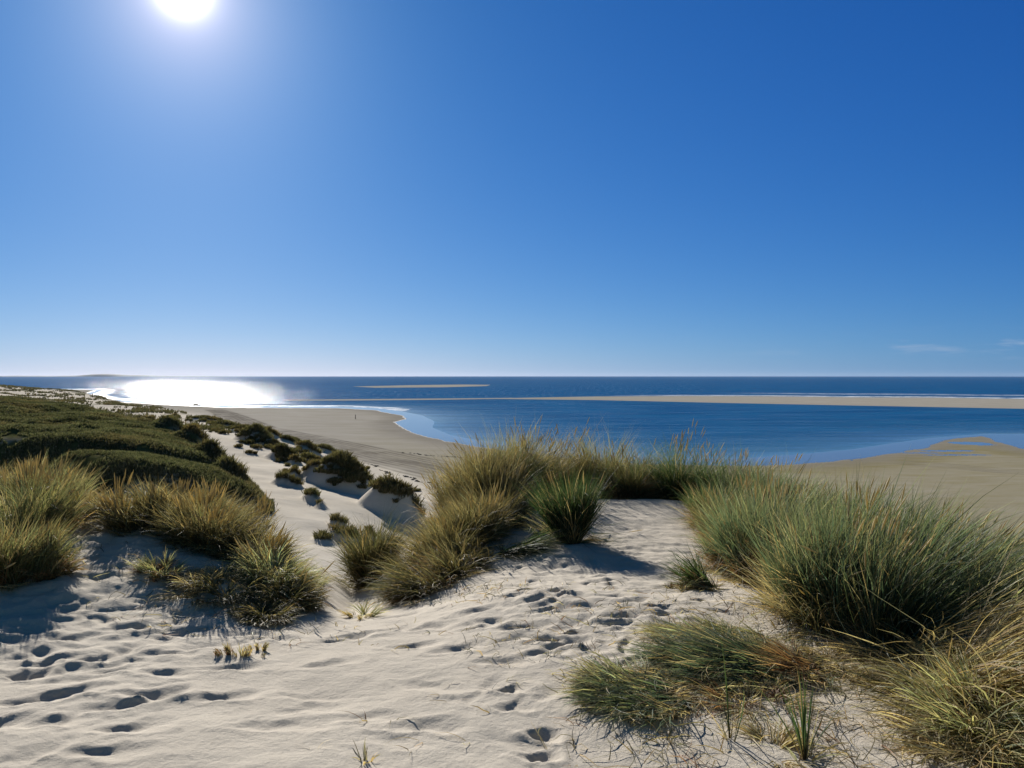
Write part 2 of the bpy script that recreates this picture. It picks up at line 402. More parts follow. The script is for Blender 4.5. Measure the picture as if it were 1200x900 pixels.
def water_material():
    m, nt, out = newmat('sea_water')
    geo = N(nt, 'ShaderNodeNewGeometry'); P = geo.outputs['Position']
    at_ = N(nt, 'ShaderNodeAttribute', attribute_name='mask'); sep = N(nt, 'ShaderNodeSeparateColor')
    nt.links.new(at_.outputs['Color'], sep.inputs[0])
    shal, foam, calm = sep.outputs
    n1 = texn(nt, P, .014, 6, .62, (1, 2.2, 1))
    deep = ramp(nt, n1, [(.36, (.001, .055, .165)), (.64, (.004, .086, .215))])
    c = mixc(nt, math_(nt, 'POWER', shal, 1.5), deep, (.030, .120, .180))
    fn = texn(nt, P, .12, 5, .7, (.5, 1.5, 1))
    ff = math_(nt, 'MULTIPLY', foam, ramp(nt, fn, [(.44, (0, 0, 0)), (.54, (1, 1, 1))]))
    c = mixc(nt, ff, c, (.75, .77, .78))
    b = N(nt, 'ShaderNodeBsdfGlossy'); df = N(nt, 'ShaderNodeBsdfDiffuse'); nt.links.new(c, df.inputs['Color'])
    wind_ = ramp(nt, texn(nt, P, .018, 5, .6, (.6, 2.2, 1)), [(.35, (0, 0, 0)), (.65, (1, 1, 1))])
    r = math_(nt, 'ADD', math_(nt, 'SUBTRACT', math_(nt, 'ADD', .075, math_(nt, 'MULTIPLY', wind_, .07)), math_(nt, 'MULTIPLY', calm, .05)), math_(nt, 'MULTIPLY', ff, .6)); nt.links.new(r, b.inputs['Roughness'])
    w1 = texn(nt, P, .9, 4, .65, (1, 1.7, 1)); w2 = texn(nt, P, .13, 4, .6, (1, 2.4, 1)); w3 = texn(nt, P, .025, 3, .6, (.7, 2.6, 1))
    h = math_(nt, 'ADD', math_(nt, 'MULTIPLY', w1, .20), math_(nt, 'MULTIPLY', w2, .75))
    h = math_(nt, 'ADD', h, math_(nt, 'MULTIPLY', w3, .8))
    h = math_(nt, 'MULTIPLY', h, math_(nt, 'SUBTRACT', 1.0, math_(nt, 'MULTIPLY', calm, .97)))
    bp = N(nt, 'ShaderNodeBump'); bp.inputs['Strength'].default_value = 1.0; bp.inputs['Distance'].default_value = 1.0
    nt.links.new(h, bp.inputs['Height']); nt.links.new(bp.outputs[0], b.inputs['Normal'])
    fr = N(nt, 'ShaderNodeFresnel'); fr.inputs['IOR'].default_value = 1.33; nt.links.new(bp.outputs[0], fr.inputs['Normal'])
    # waves hide most of the grazing mirror on open water; the calm edge keeps it
    streak = ramp(nt, texn(nt, P, .05, 5, .75, (.35, 1.6, 1)), [(.40, (.25, .25, .25)), (.62, (1.25, 1.25, 1.25))])
    rip_ = ramp(nt, texn(nt, P, .55, 4, .8, (.45, 1.5, 1)), [(.38, (.45, .45, .45)), (.64, (1.5, 1.5, 1.5))])
    spk = ramp(nt, texn(nt, P, .30, 2, .6, (1.0, .12, 1)), [(.40, (.12, .12, .12)), (.56, (.7, .7, .7)), (.70, (1.9, 1.9, 1.9))])
    sy = N(nt, 'ShaderNodeSeparateXYZ'); nt.links.new(P, sy.inputs[0])
    mr = N(nt, 'ShaderNodeMapRange', interpolation_type='SMOOTHSTEP'); nt.links.new(sy.outputs[1], mr.inputs['Value']); mr.inputs['From Min'].default_value = 420; mr.inputs['From Max'].default_value = 800
    streak = mixc(nt, mr.outputs[0], streak, mixc(nt, .5, streak, spk, 'MULTIPLY'))
    streak = mixc(nt, mr.outputs[0], streak, mixc(nt, .25, spk, streak))
    cap = math_(nt, 'ADD', math_(nt, 'MULTIPLY', math_(nt, 'MULTIPLY', streak, rip_), .23), math_(nt, 'MULTIPLY', calm, .46))
    fac = math_(nt, 'MULTIPLY', math_(nt, 'MULTIPLY', fr.outputs[0], cap), math_(nt, 'SUBTRACT', 1.0, ff))
    mx = N(nt, 'ShaderNodeMixShader'); nt.links.new(fac, mx.inputs[0]); nt.links.new(df.outputs[0], mx.inputs[1]); nt.links.new(b.outputs[0], mx.inputs[2])
    nt.links.new(mx.outputs[0], out.inputs[0])
    return m

def blade_material(name='grass_blade', trans=.45, rough=.55):
    m, nt, out = newmat(name)
    a = N(nt, 'ShaderNodeAttribute', attribute_name='Col')
    b = N(nt, 'ShaderNodeBsdfPrincipled'); nt.links.new(a.outputs['Color'], b.inputs['Base Color'])
    b.inputs['Roughness'].default_value = rough; b.inputs['Specular IOR Level'].default_value = .22
    t = N(nt, 'ShaderNodeBsdfTranslucent')
    tc = mixc(nt, 1.0, a.outputs['Color'], (1.25, 1.25, .85), 'MULTIPLY')
    nt.links.new(tc, t.inputs['Color'])
    mx = N(nt, 'ShaderNodeMixShader'); mx.inputs[0].default_value = trans
    nt.links.new(b.outputs[0], mx.inputs[1]); nt.links.new(t.outputs[0], mx.inputs[2]); nt.links.new(mx.outputs[0], out.inputs[0])
    return m

def plain(name, col, rough=.8, nscale=6, var=.25):
    m, nt, out = newmat(name)
    geo = N(nt, 'ShaderNodeNewGeometry')
    n = texn(nt, geo.outputs['Position'], nscale, 4, .6)
    lo = tuple(c * (1 - var) for c in col); hi = tuple(c * (1 + var) for c in col)
    b = N(nt, 'ShaderNodeBsdfPrincipled'); nt.links.new(ramp(nt, n, [(.3, lo), (.7, hi)]), b.inputs['Base Color'])
    b.inputs['Roughness'].default_value = rough
    nt.links.new(b.outputs[0], out.inputs[0]); return m

M_SAND = sand_material(); M_WATER = water_material(); M_BLADE = blade_material(); M_FAR = blade_material('far_grass', .3, .6)

# ------------------------------------------------------------------ terrain sheet
AY = -4.0
rs = [1.0]
while rs[-1] < 16600:
    r = rs[-1]
    rs.append(r + (max(.014, r * .0022) if r < 19 else r * .0055 if r < 500 else r * .011))
rs = np.array(rs)
NC = 1150
th = np.radians(np.linspace(-56, 56, NC))
# closer columns in the middle of the view
R, T = np.meshgrid(rs, th, indexing='ij')
X = R * np.sin(T); Y = AY + R * np.cos(T)
Xf, Yf = X.ravel(), Y.ravel()
Z, so, dmp, sf, sa, sb, s_near = height(Xf, Yf, True)
Z = Z + near_detail(Xf, Yf, s_near)
# vegetation mask
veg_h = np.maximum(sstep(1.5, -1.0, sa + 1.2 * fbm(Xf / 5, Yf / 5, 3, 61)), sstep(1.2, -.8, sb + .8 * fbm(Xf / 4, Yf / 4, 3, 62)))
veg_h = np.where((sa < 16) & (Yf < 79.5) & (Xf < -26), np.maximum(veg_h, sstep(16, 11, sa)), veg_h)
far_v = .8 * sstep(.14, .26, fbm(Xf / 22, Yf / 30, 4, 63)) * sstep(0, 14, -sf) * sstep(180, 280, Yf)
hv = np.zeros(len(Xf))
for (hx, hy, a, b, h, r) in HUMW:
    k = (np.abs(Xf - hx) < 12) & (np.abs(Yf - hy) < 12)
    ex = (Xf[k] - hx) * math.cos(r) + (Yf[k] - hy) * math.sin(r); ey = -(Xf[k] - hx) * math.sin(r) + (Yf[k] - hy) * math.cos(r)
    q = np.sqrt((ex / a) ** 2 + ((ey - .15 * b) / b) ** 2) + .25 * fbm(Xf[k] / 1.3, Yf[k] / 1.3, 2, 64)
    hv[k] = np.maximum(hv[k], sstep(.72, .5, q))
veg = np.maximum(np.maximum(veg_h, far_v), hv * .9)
veg = np.where(s_near < 3, 0, veg)
wet = sstep(-.15, .15, dmp / np.maximum(1, Yf / 220)) * (so < 3)
wet = np.where(Yf < 120, 0, wet)
damp = sstep(-150, -4, dmp) * (sf > -2) * sstep(1.5, 9, sf)
damp = np.maximum(damp, .8 * sstep(3, 16, sf)); damp = np.maximum(damp, sstep(5, 45, Xf) * sstep(6, 30, sf)); damp = np.maximum(damp, sstep(560, 640, Yf) * (so > -60) * 1.0)
def line_d(P):
    best = np.full(Xf.shape, 1e9)
    k = (sf > -15) & (Yf > 30)
    xx, yy = Xf[k], Yf[k]; bb = np.full(xx.shape, 1e9)
    for i in range(len(P) - 1):
        ax, ay = P[i]; ex, ey = P[i + 1][0] - ax, P[i + 1][1] - ay
        t = np.clip(((xx - ax) * ex + (yy - ay) * ey) / (ex * ex + ey * ey), 0, 1)
        bb = np.minimum(bb, np.hypot(xx - ax - t * ex, yy - ay - t * ey))
    best[k] = bb
    return best
TRACKS = [[W(*p, 1.1) for p in T_] for T_ in (
    [(255, 480), (275, 492), (300, 504), (350, 514), (400, 524), (450, 536), (500, 546), (545, 556), (600, 566)],
    [(250, 478.5), (280, 489), (310, 500), (360, 509), (415, 519.5), (460, 529), (520, 541), (570, 551), (640, 564)],
    [(262, 483), (310, 507), (360, 517), (430, 533), (490, 548), (560, 563)],
    [(1020, 534.5), (1060, 537), (1100, 540), (1150, 544.5), (1200, 549), (1300, 556)])]
trk = np.zeros(len(Xf))
wob = .35 * fbm(Xf / 6, Yf / 6, 2, 71)
for i, T_ in enumerate(TRACKS):
    dd = line_d(T_) + wob
    for off in (0, 1.9, 4.1):
        trk = np.maximum(trk, np.exp(-((dd - off) / (.26 + Yf * .0022)) ** 2) * (.95 if i < 2 else .6))
    Z = Z - .05 * trk * (dd < 6)
trk = trk * (.75 + .9 * fbm(Xf / 9, Yf / 9, 3, 72)).clip(0, 1)
trk = np.maximum(trk, .42 * sstep(-16, -1, dmp + 3 * fbm(Xf / 12, Yf / 12, 3, 73)) * (so < 0) * (sf > 4))
alg = np.exp(-((dmp + 11) / 11) ** 2) * sstep(35, 60, Xf) * sstep(330, 200, Yf) * .9
alg = np.maximum(alg, np.exp(-((dmp + 26) / 16) ** 2) * sstep(-60, -20, Xf) * sstep(60, 30, Xf) * .3); alg = np.maximum(alg, .62 * sstep(420, 300, Yf) * sstep(20, 55, Xf) * sstep(10, 40, sf) * sstep(4, -8, dmp))
nearm = sstep(60, 22, np.hypot(Xf, Yf))
i = np.arange(len(rs) - 1)[:, None] * NC + np.arange(NC - 1)[None]
quads = np.stack([i, i + 1, i + 1 + NC, i + NC], -1).reshape(-1, 4)[:, ::-1]
terrain = mesh_from('dune_terrain', np.stack([Xf, Yf, Z], 1), quads, M_SAND,
                    {'mask': np.stack([veg, wet, damp], 1), 'mark': np.stack([trk, alg, nearm], 1)})
tag(terrain, 'pale sand dunes with footprints running down to the wide beach', kind='structure')
del X, Y, R, T, quads, i

# apron of sand behind and beside the viewer
def apron():
    x = np.linspace(-40, 40, 60); y = np.linspace(-40, -1.5, 30)
    XX, YY = np.meshgrid(x, y, indexing='ij'); h = near_base(XX.ravel(), YY.ravel())[0] - .06
    a = np.arange(59)[:, None] * 30 + np.arange(29)[None]
    q = np.stack([a, a + 30, a + 31, a + 1], -1).reshape(-1, 4)
    o = mesh_from('dune_ground', np.stack([XX.ravel(), YY.ravel(), h], 1), q, M_SAND, {'mask': np.zeros((len(h), 3)), 'mark': np.tile([0, 0, 1.0], (len(h), 1))})
    tag(o, 'smooth pale sand of the dune top behind the viewpoint', kind='structure')
apron()

# near ground lookup
GX0, GX1, GY0, GY1, GS = -9.0, 9.5, -.5, 14.0, .025
gx = np.arange(GX0, GX1, GS); gy = np.arange(GY0, GY1, GS)
GXX, GYY = np.meshgrid(gx, gy, indexing='ij')
gz = height(GXX.ravel(), GYY.ravel())
gs = sdpoly(GXX.ravel(), GYY.ravel(), CREST)
GZ = (gz + near_detail(GXX.ravel(), GYY.ravel(), gs)).reshape(GXX.shape)
def ground(x, y):
    fx = np.clip((x - GX0) / GS, 0, len(gx) - 1.01); fy = np.clip((y - GY0) / GS, 0, len(gy) - 1.01)
    a = fx.astype(int); b = fy.astype(int); u = fx - a; v = fy - b
    return (GZ[a, b] * (1 - u) + GZ[a + 1, b] * u) * (1 - v) + (GZ[a, b + 1] * (1 - u) + GZ[a + 1, b + 1] * u) * v
def near_hit(px, py):
    d = ray(px, py); t = np.linspace(2, 13.5, 4000)
    X = d[0] * t; Y = d[1] * t
    k = np.argmax(EYE + d[2] * t <= ground(X, Y))
    if k == 0: k = len(t) - 1
    return X[k], Y[k], float(ground(X[k:k+1], Y[k:k+1])[0])

# ------------------------------------------------------------------ sea sheet
rs2 = [60.0]
while rs2[-1] < 16500: rs2.append(rs2[-1] * 1.009)
rs2 = np.array(rs2); nc = 500
th2 = np.radians(np.linspace(-57, 57, nc))
R2, T2 = np.meshgrid(rs2, th2, indexing='ij')
X2 = (R2 * np.sin(T2)).ravel(); Y2 = (AY + R2 * np.cos(T2)).ravel()
so2 = sdpoly(X2, Y2, WATEREDGE)
b1 = sdpoly(X2, Y2, BAR1); b3 = sdpoly(X2, Y2, BAR3)
shal = np.exp(-np.maximum(so2, 0) / 55) * .9
shal = np.maximum(shal, .45 * np.exp(-np.maximum(b1, 0) / 60)); shal = np.maximum(shal, .4 * np.exp(-np.maximum(b3, 0) / 60))
shal = shal * (.75 + .6 * fbm(X2 / 90, Y2 / 60, 3, 81)).clip(0, 1.1)
yb = np.interp(X2 / np.maximum(Y2, 1), [-.05, .1, .3, .66], [W(570, 463)[1], W(700, 463)[1], W(870, 463)[1], W(1200, 466)[1]])
foam = np.exp(-((b1 - 22) / 20) ** 2) * (Y2 > yb - 40) * sstep(.10, .25, X2 / np.maximum(Y2, 1)) + .8 * np.exp(-((b1 - 130) / 26) ** 2) * (Y2 > yb + 30) * sstep(.25, .4, X2 / np.maximum(Y2, 1)) * .7
foam = np.maximum(foam, .9 * np.exp(-((so2 - 5) / 8) ** 2) * sstep(330, 420, Y2) * (X2 < -60))
calm = np.exp(-np.maximum(so2, 0) / 25)
a = np.arange(len(rs2) - 1)[:, None] * nc + np.arange(nc - 1)[None]
q = np.stack([a, a + 1, a + 1 + nc, a + nc], -1).reshape(-1, 4)[:, ::-1]
sea = mesh_from('sea_water', np.stack([X2, Y2, np.zeros(len(X2))], 1), q, M_WATER, {'mask': np.stack([shal, foam, calm], 1)})
tag(sea, 'blue sea and calm lagoon glittering under the sun', kind='structure')

# far island on the horizon
def island(name, label, px0, px1, D, prof, mat):
    n = 120; px = np.linspace(px0, px1, n); V = []
    for p in px:
        x = (p - 600) / F * D
        h = prof((p - px0) / (px1 - px0), p)
        V += [(x, D, -1), (x, D + 60, h * .7), (x, D + 260, h), (x, D + 700, h * .6), (x, D + 900, -1)]
    q = []
    for i in range(n - 1):
        for j in range(4): q.append((i * 5 + j, (i + 1) * 5 + j, (i + 1) * 5 + j + 1, i * 5 + j + 1))
    o = mesh_from(name, V, q, mat); tag(o, label, kind='structure')
M_ISL = plain('far_island_scrub', (.05, .07, .05), .9, .004, .3)
island('far_island_hills', 'low far island with one rounded hill on the horizon', -260, 245, 14200,
       lambda t, p: 14 * min(1, 6 * (1 - t)) + 34 * math.exp(-((p - 112) / 22) ** 2) + 10 * math.exp(-((p - 140) / 30) ** 2) + 2 * math.sin(p * .21) + 2 * math.sin(p * .09), M_ISL)

# ------------------------------------------------------------------ grass blades
C_GREEN = np.array((.072, .105, .040)); C_DGREEN = np.array((.036, .062, .026)); C_BLUE = np.array((.080, .120, .070)); C_STRAW = np.array((.46, .37, .205)); C_GOLD = np.array((.31, .25, .14))
C_RED = np.array((.19, .075, .035)); C_BROWN = np.array((.14, .085, .045)); C_PALE = np.array((.33, .34, .18)); C_GREY = np.array((.11, .105, .09))

def blades(n, cx, cy, rad, length, lvar=.25, tilt=(.05, .5), bend=.9, wind=(0, 0), az=None, azs=None, width=.0050, kind='green', K=5, rings=None, lift=.01, follow=0.0, elong=(1, 1, 0), dirmix=1.0, seed=0):
    """returns verts, quads, cols; roots in an ellipse, blades fan out, droop and follow the wind"""
    g = np.random.default_rng(seed)
    rr = np.sqrt(g.random(n)) ** 1.0; aa = g.random(n) * 2 * math.pi
    ex, ey, er = elong
    lx = rr * np.cos(aa) * rad * ex; ly = rr * np.sin(aa) * rad * ey
    # roots gather in shoots
    ns = max(3, n // 26)
    sh = g.integers(0, min(ns, n), n)
    lx = lx[sh] * .93 + g.normal(0, rad * .05, n); ly = ly[sh] * .93 + g.normal(0, rad * .05, n)
    rx = cx + lx * math.cos(er) - ly * math.sin(er); ry = cy + lx * math.sin(er) + ly * math.cos(er)
    rz = ground(rx, ry) - .02
    outa = np.arctan2(ry - cy, rx - cx) + g.normal(0, .5, n) + g.normal(0, .45, ns)[sh]
    if az is not None:
        outa = az + g.normal(0, azs if azs is not None else .4, n) * .8 + g.normal(0, (azs or .4) * .6, ns)[sh]
    q = np.clip(np.hypot(lx / max(ex, .01), ly / max(ey, .01)) / rad, 0, 1)
    t0 = tilt[0] + (tilt[1] - tilt[0]) * (q * .7 + .3 * g.random(n)) * dirmix
    t0 = t0 + g.normal(0, .10, ns)[sh] + g.normal(0, .07, n)
    Ln = g.uniform(.62, 1.14, ns)[sh] * length * (1 - lvar + 2 * lvar * g.random(n)) * (1 - .22 * q) * np.where(g.random(n) < .08, 1.15, 1)
    bd = bend * (.35 + 1.0 * g.random(n)) * np.where(g.random(n) < .12, 1.8, 1)
    S_ = np.linspace(0, 1, K + 1)
    px_, py_, pz_ = [rx], [ry], [rz]
    x, y, z = rx.copy(), ry.copy(), rz.copy()
    wx, wy = wind
    wj = g.normal(1, .35, n); curl = g.normal(0, .7, n)
    kink = np.where(g.random(n) < .09, g.integers(1, K, n), 99); kv = g.uniform(.7, 1.9, n)
    for j in range(K):
        s = (j + .5) / K
        th_ = np.clip(t0 + bd * s ** 1.6 + np.where(j >= kink, kv, 0), 0, 2.75)
        oa = outa + curl * s
        dx = np.sin(th_) * np.cos(oa) + wx * s * wj; dy = np.sin(th_) * np.sin(oa) + wy * s * wj; dz = np.cos(th_)
        l_ = np.sqrt(dx * dx + dy * dy + dz * dz); st = Ln / K
        x = x + dx / l_ * st; y = y + dy / l_ * st; z = z + dz / l_ * st
        z = np.maximum(z, ground(x, y) + lift + .02 * g.random(n) * (j > 0))
        px_.append(x); py_.append(y); pz_.append(z)
    P = np.stack([np.stack(px_, 1), np.stack(py_, 1), np.stack(pz_, 1)], -1)      # n,K+1,3
    tw = g.random(n) * math.pi
    side = np.stack([np.cos(tw), np.sin(tw), g.normal(0, .25, n)], 1)
    side /= np.linalg.norm(side, axis=1, keepdims=True)
    tg = P[:, -1] - P[:, 0]; tg /= np.linalg.norm(tg, axis=1, keepdims=True) + 1e-9
    side = side - (side * tg).sum(1, keepdims=True) * tg; side /= np.linalg.norm(side, axis=1, keepdims=True) + 1e-9
    wprof = np.array([.75, 1.0, 1.0, .85, .55, .08]) if K == 5 else np.interp(S_, [0, .3, .6, 1], [.75, 1, .85, .08])
    wv = width * (.65 + .7 * g.random(n))
    off = side[:, None, :] * (wv[:, None] * wprof[None])[:, :, None] * .5
    V = np.stack([P - off, P + off], 2).reshape(n, -1, 3)
    base = (np.arange(n) * (K + 1) * 2)[:, None, None]
    k = (np.arange(K) * 2)[None, :, None]
    Q = (base + k + np.array([0, 1, 3, 2])[None, None]).reshape(-1, 4)
    # colour along the blade
    s = S_[None, :, None]
    pal = {'green': (C_RED * .9, C_GREEN, C_BLUE), 'dark': (C_BROWN, C_DGREEN, C_GREEN), 'gold': (C_RED, C_GREEN * .9 + C_GOLD * .25, C_GOLD), 'straw': (C_GOLD * .8, C_STRAW, C_STRAW * 1.1),
           'red': (C_RED * 1.1, C_RED * .8 + C_GOLD * .35, C_GOLD), 'pale': (C_GOLD, C_PALE, C_STRAW), 'umber': (C_BROWN * .8, C_BROWN * .5 + C_DGREEN * .6, C_GREEN * .7), 'brown': (C_BROWN, C_GREEN * .6 + C_BROWN * .7, C_GOLD * .9), 'bluegreen': (C_GREEN, C_BLUE * .9, C_PALE * .9), 'grey': (C_GREY, C_GREY, C_GREY * 1.2)}[kind]
    c0, c1, c2 = [np.asarray(c)[None, None] for c in pal]
    rl = (.18 + .22 * g.random(n))[:, None, None]
    w0 = np.clip(1 - s / rl, 0, 1); w2 = np.clip((s - .6) / .4, 0, 1) * (.25 + .75 * g.random(n))[:, None, None]
    c = c1 * (1 - w0) * (1 - w2) + c0 * w0 + c2 * w2 * (1 - w0)
    dead = g.random(n) < (.10 if kind in ('green', 'dark', 'bluegreen') else .2)
    c = np.where(dead[:, None, None], C_STRAW * .75 * (1 - .35 * w0) + 0 * c, c)
    v = (g.normal(1, .22, n) * g.normal(1, .16, ns)[sh]).clip(.45, 1.8)[:, None, None]
    hue = g.normal(0, .09, n)[:, None]
    c = c * v; c[..., 0] *= 1 + hue; c[..., 2] *= 1 - hue
    cols = np.repeat(c[:, :, None, :], 2, 2).reshape(-1, 3).clip(.005, .8)
    return V.reshape(-1, 3), Q, cols, P

def heads(P, idx, size=.12, rad=.0055, seed=0):
    """spindle shaped seed heads on the tips of chosen stalks, with the stalk"""
    g = np.random.default_rng(seed)
    Vs, Qs, Cs = [], [], []
    ringsT = np.array([-.15, 0, .2, .5, .8, 1.0]); ringsR = np.array([.16, .45, .9, 1.0, .6, .08])
    tip = P[idx, -1]; d = P[idx, -1] - P[idx, -2]; d[:, 2] = np.abs(d[:, 2]) + .02; d /= np.linalg.norm(d, axis=1, keepdims=True)
    n = len(idx); up = np.array([.3, .2, .9])
    s1 = np.cross(d, up[None]); s1 /= np.linalg.norm(s1, axis=1, keepdims=True) + 1e-9; s2 = np.cross(d, s1)
    L_ = size * (.7 + .6 * g.random(n)); R_ = rad * (.8 + .5 * g.random(n))
    V = np.zeros((n, 6, 5, 3))
    for a in range(5):
        ang = a * 2 * math.pi / 5
        o = s1 * math.cos(ang) + s2 * math.sin(ang)
        V[:, :, a] = tip[:, None] + d[:, None] * (ringsT[None, :, None] * L_[:, None, None]) + o[:, None] * (ringsR[None, :, None] * R_[:, None, None])
    b = (np.arange(n) * 30)[:, None, None, None]; r = (np.arange(5) * 5)[None, :, None, None]; s = np.arange(5)[None, None, :, None]; s_ = (np.arange(5) + 1)[None, None, :, None] % 5
    Q = np.concatenate([b + r + s, b + r + s_, b + r + 5 + s_, b + r + 5 + s], -1).reshape(-1, 4)
    c = (np.array((.50, .41, .25))[None] * g.normal(1, .15, n)[:, None]).clip(.05, .8)
    C = np.repeat(c, 30, 0)
    return V.reshape(-1, 3), Q, C

def local(V, loc): return V - np.array(loc)[None]

SEED = [100]
TUFTS = []
def tuft(label, px, py, top, rad, n, kind='green', tilt=(.04, .55), bend=.7, wind=(.10, .02), dry=.25, nheads=0, az=None, azs=None, elong=(1, 1, 0), width=.0050, drykind='straw',
         xy=None, length=None, lvar=.25, group='marram grass tufts on the near dune', name='marram_grass_tuft', drytilt=None, cat='grass tuft', head_size=.13):
    SEED[0] += 7
    if xy is None: x, y, z = near_hit(px, py)
    else:
        x, y = xy; z = float(ground(np.array([x]), np.array([y]))[0])
    Ln = length or max(.12, (py - top) / F * y * .98)
    e = empty(name, (x, y, z)); tag(e, label, cat, group)
    n = int(n * 1.25); V, Q, C, P = blades(n, x, y, rad, Ln, lvar, tilt, bend, wind, az, azs, width, kind, elong=elong, seed=SEED[0])
    mesh_from('leaf_blades', local(V, (x, y, z)), Q, M_BLADE, {'Col': C}, e)
    if dry:
        nd = int(n * dry)
        dt = drytilt or (tilt[0] + .1, min(1.35, tilt[1] + .45))
        V, Q, C, P2 = blades(nd, x, y, rad * 1.12, Ln * .72, .4, dt, bend * 1.25 + .2, (wind[0] * .7, wind[1] * .7), az, (azs or .5) * 1.4 if az is not None else None, width * .9, drykind, elong=elong, seed=SEED[0] + 1)
        V2, Q2, C2, _ = blades(max(8, int(nd * .45)), x, y, rad * 1.35, Ln * .42, .5, (1.0, 1.5), .5, (wind[0] * .5, wind[1] * .5), None, None, width * .9, 'straw' if SEED[0] % 2 else 'brown', elong=elong, seed=SEED[0] + 3)
        V, Q, C = np.concatenate([V, V2]), np.concatenate([Q, Q2 + len(V)]), np.concatenate([C, C2])
        mesh_from('dry_blades', local(V, (x, y, z)), Q, M_BLADE, {'Col': C}, e)
    if nheads:
        V, Q, C, P3 = blades(nheads, x, y, rad * .9, Ln * .98, .16, (tilt[0], tilt[1] * .75), bend * .35, wind, az, azs, .0035, 'gold', elong=elong, seed=SEED[0] + 2)
        V2, Q2, C2 = heads(P3, np.arange(nheads), head_size, seed=SEED[0])
        mesh_from('seed_heads', local(np.concatenate([V, V2]), (x, y, z)), np.concatenate([Q, Q2 + len(V)]), M_BLADE, {'Col': np.concatenate([C, C2])}, e)
    TUFTS.append((x, y, rad))
    return e

Tn = tuft
# --- left bank
Tn('golden seed-headed marram tuft cut by the left picture edge, red at its base', 12, 674, 600, .28, 2000, 'gold', tilt=(.03, .45), nheads=90, wind=(.03, 0), drykind='red', dry=.45)
Tn('golden tuft right beside the leftmost golden tuft, thin red stems at its foot', 58, 674, 622, .12, 400, 'gold', tilt=(.03, .5), nheads=16, wind=(.05, 0), drykind='red', dry=.7)
Tn('grassy tuft half outside the left edge behind the golden tuft', 0, 0, 0, .4, 1600, 'gold', xy=(-5.6, 8.0), length=.55, tilt=(.03, .4), nheads=60, drykind='red')
Tn('backmost golden tuft against the dark hill at the far left', 0, 0, 0, .42, 2200, 'gold', xy=(-4.95, 8.0), length=.52, tilt=(.03, .5), nheads=110, wind=(.03, 0))
Tn('golden tuft in the middle of the left-edge group, between its front and back rows', 0, 0, 0, .34, 1800, 'gold', xy=(-4.25, 6.75), length=.56, tilt=(.03, .5), nheads=80, drykind='red')
Tn('low blond tuft joining the left golden tuft to the long brown bank', 84, 596, 562, .24, 800, 'brown', nheads=50, wind=(.2, 0), tilt=(.1, .7))
Tn('brown drooping tuft at the left start of the long left bank', 128, 604, 568, .24, 1100, 'brown', nheads=50, wind=(-.1, -.05), tilt=(.1, .8), bend=.9)
Tn('brown tuft with dark hollow below it on the left bank', 172, 614, 564, .30, 1700, 'brown', nheads=80, tilt=(.05, .75), bend=.9, wind=(0, -.05))
Tn('tuft with upright blond seed heads standing highest on the left bank', 216, 612, 562, .30, 1700, 'brown', nheads=100, tilt=(.05, .65), bend=.7, wind=(.05, 0))
Tn('bushy green and brown tuft at the middle of the left bank', 246, 638, 574, .28, 2200, 'brown', nheads=80, tilt=(.05, .75), bend=.8, wind=(.1, -.03), drykind='brown')
Tn('green-hearted tuft behind the middle of the left bank', 272, 616, 578, .30, 1500, 'brown', nheads=70, tilt=(.05, .65), wind=(.05, 0))
Tn('round tuft spilling to the right on the left bank', 292, 655, 600, .27, 2300, 'brown', nheads=50, tilt=(.1, .9), bend=1.0, wind=(.15, -.1), drykind='brown')
Tn('shaggy tuft drooping over the right shoulder of the left bank', 322, 682, 628, .22, 2100, 'pale', nheads=25, tilt=(.2, .95), bend=1.1, wind=(.15, -.15), drykind='brown', dry=.6)
Tn('brown tangled tuft hanging at the right end of the left bank', 336, 706, 660, .17, 1700, 'brown', nheads=6, tilt=(.3, 1.1), bend=1.1, wind=(.08, -.2), drykind='red', dry=.6)
Tn('dark matted tuft at the lowest corner of the left bank', 312, 722, 688, .15, 1100, 'brown', tilt=(.4, 1.2), bend=1.1, wind=(0, -.3), drykind='brown', dry=.7)
Tn('small shaggy tuft low behind the right end of the left bank', 358, 688, 656, .11, 600, 'pale', tilt=(.2, .9), wind=(.05, -.1), drykind='red', dry=.5)
Tn('loose brown tuft fringing the front of the left bank', 262, 690, 645, .26, 450, 'brown', tilt=(.3, 1.2), bend=1.2, wind=(-.2, -.35), drykind='straw', dry=1.1)
Tn('sparse reddish tuft on bare sand left of the bank shadow', 188, 672, 640, .14, 300, 'pale', tilt=(.1, .9), wind=(-.1, 0), drykind='red', dry=.9)
Tn('thin straw tuft lying over the shaded mound below the left bank', 232, 690, 652, .2, 160, 'straw', tilt=(.5, 1.3), bend=1.0, wind=(-.1, -.3), drykind='red', dry=1.2)
Tn('cropped line of dry stubs on sand below the left bank', 284, 768, 750, .16, 60, 'straw', tilt=(.0, .8), bend=.3, elong=(1, .12, .1), length=.085, dry=1.0, wind=(0, 0), drykind='red')
Tn('second short line of stubs beside the cropped dry stubs', 303, 762, 752, .05, 30, 'straw', tilt=(.0, .8), bend=.3, elong=(1, .3, .1), length=.07, dry=1.0, wind=(0, 0))
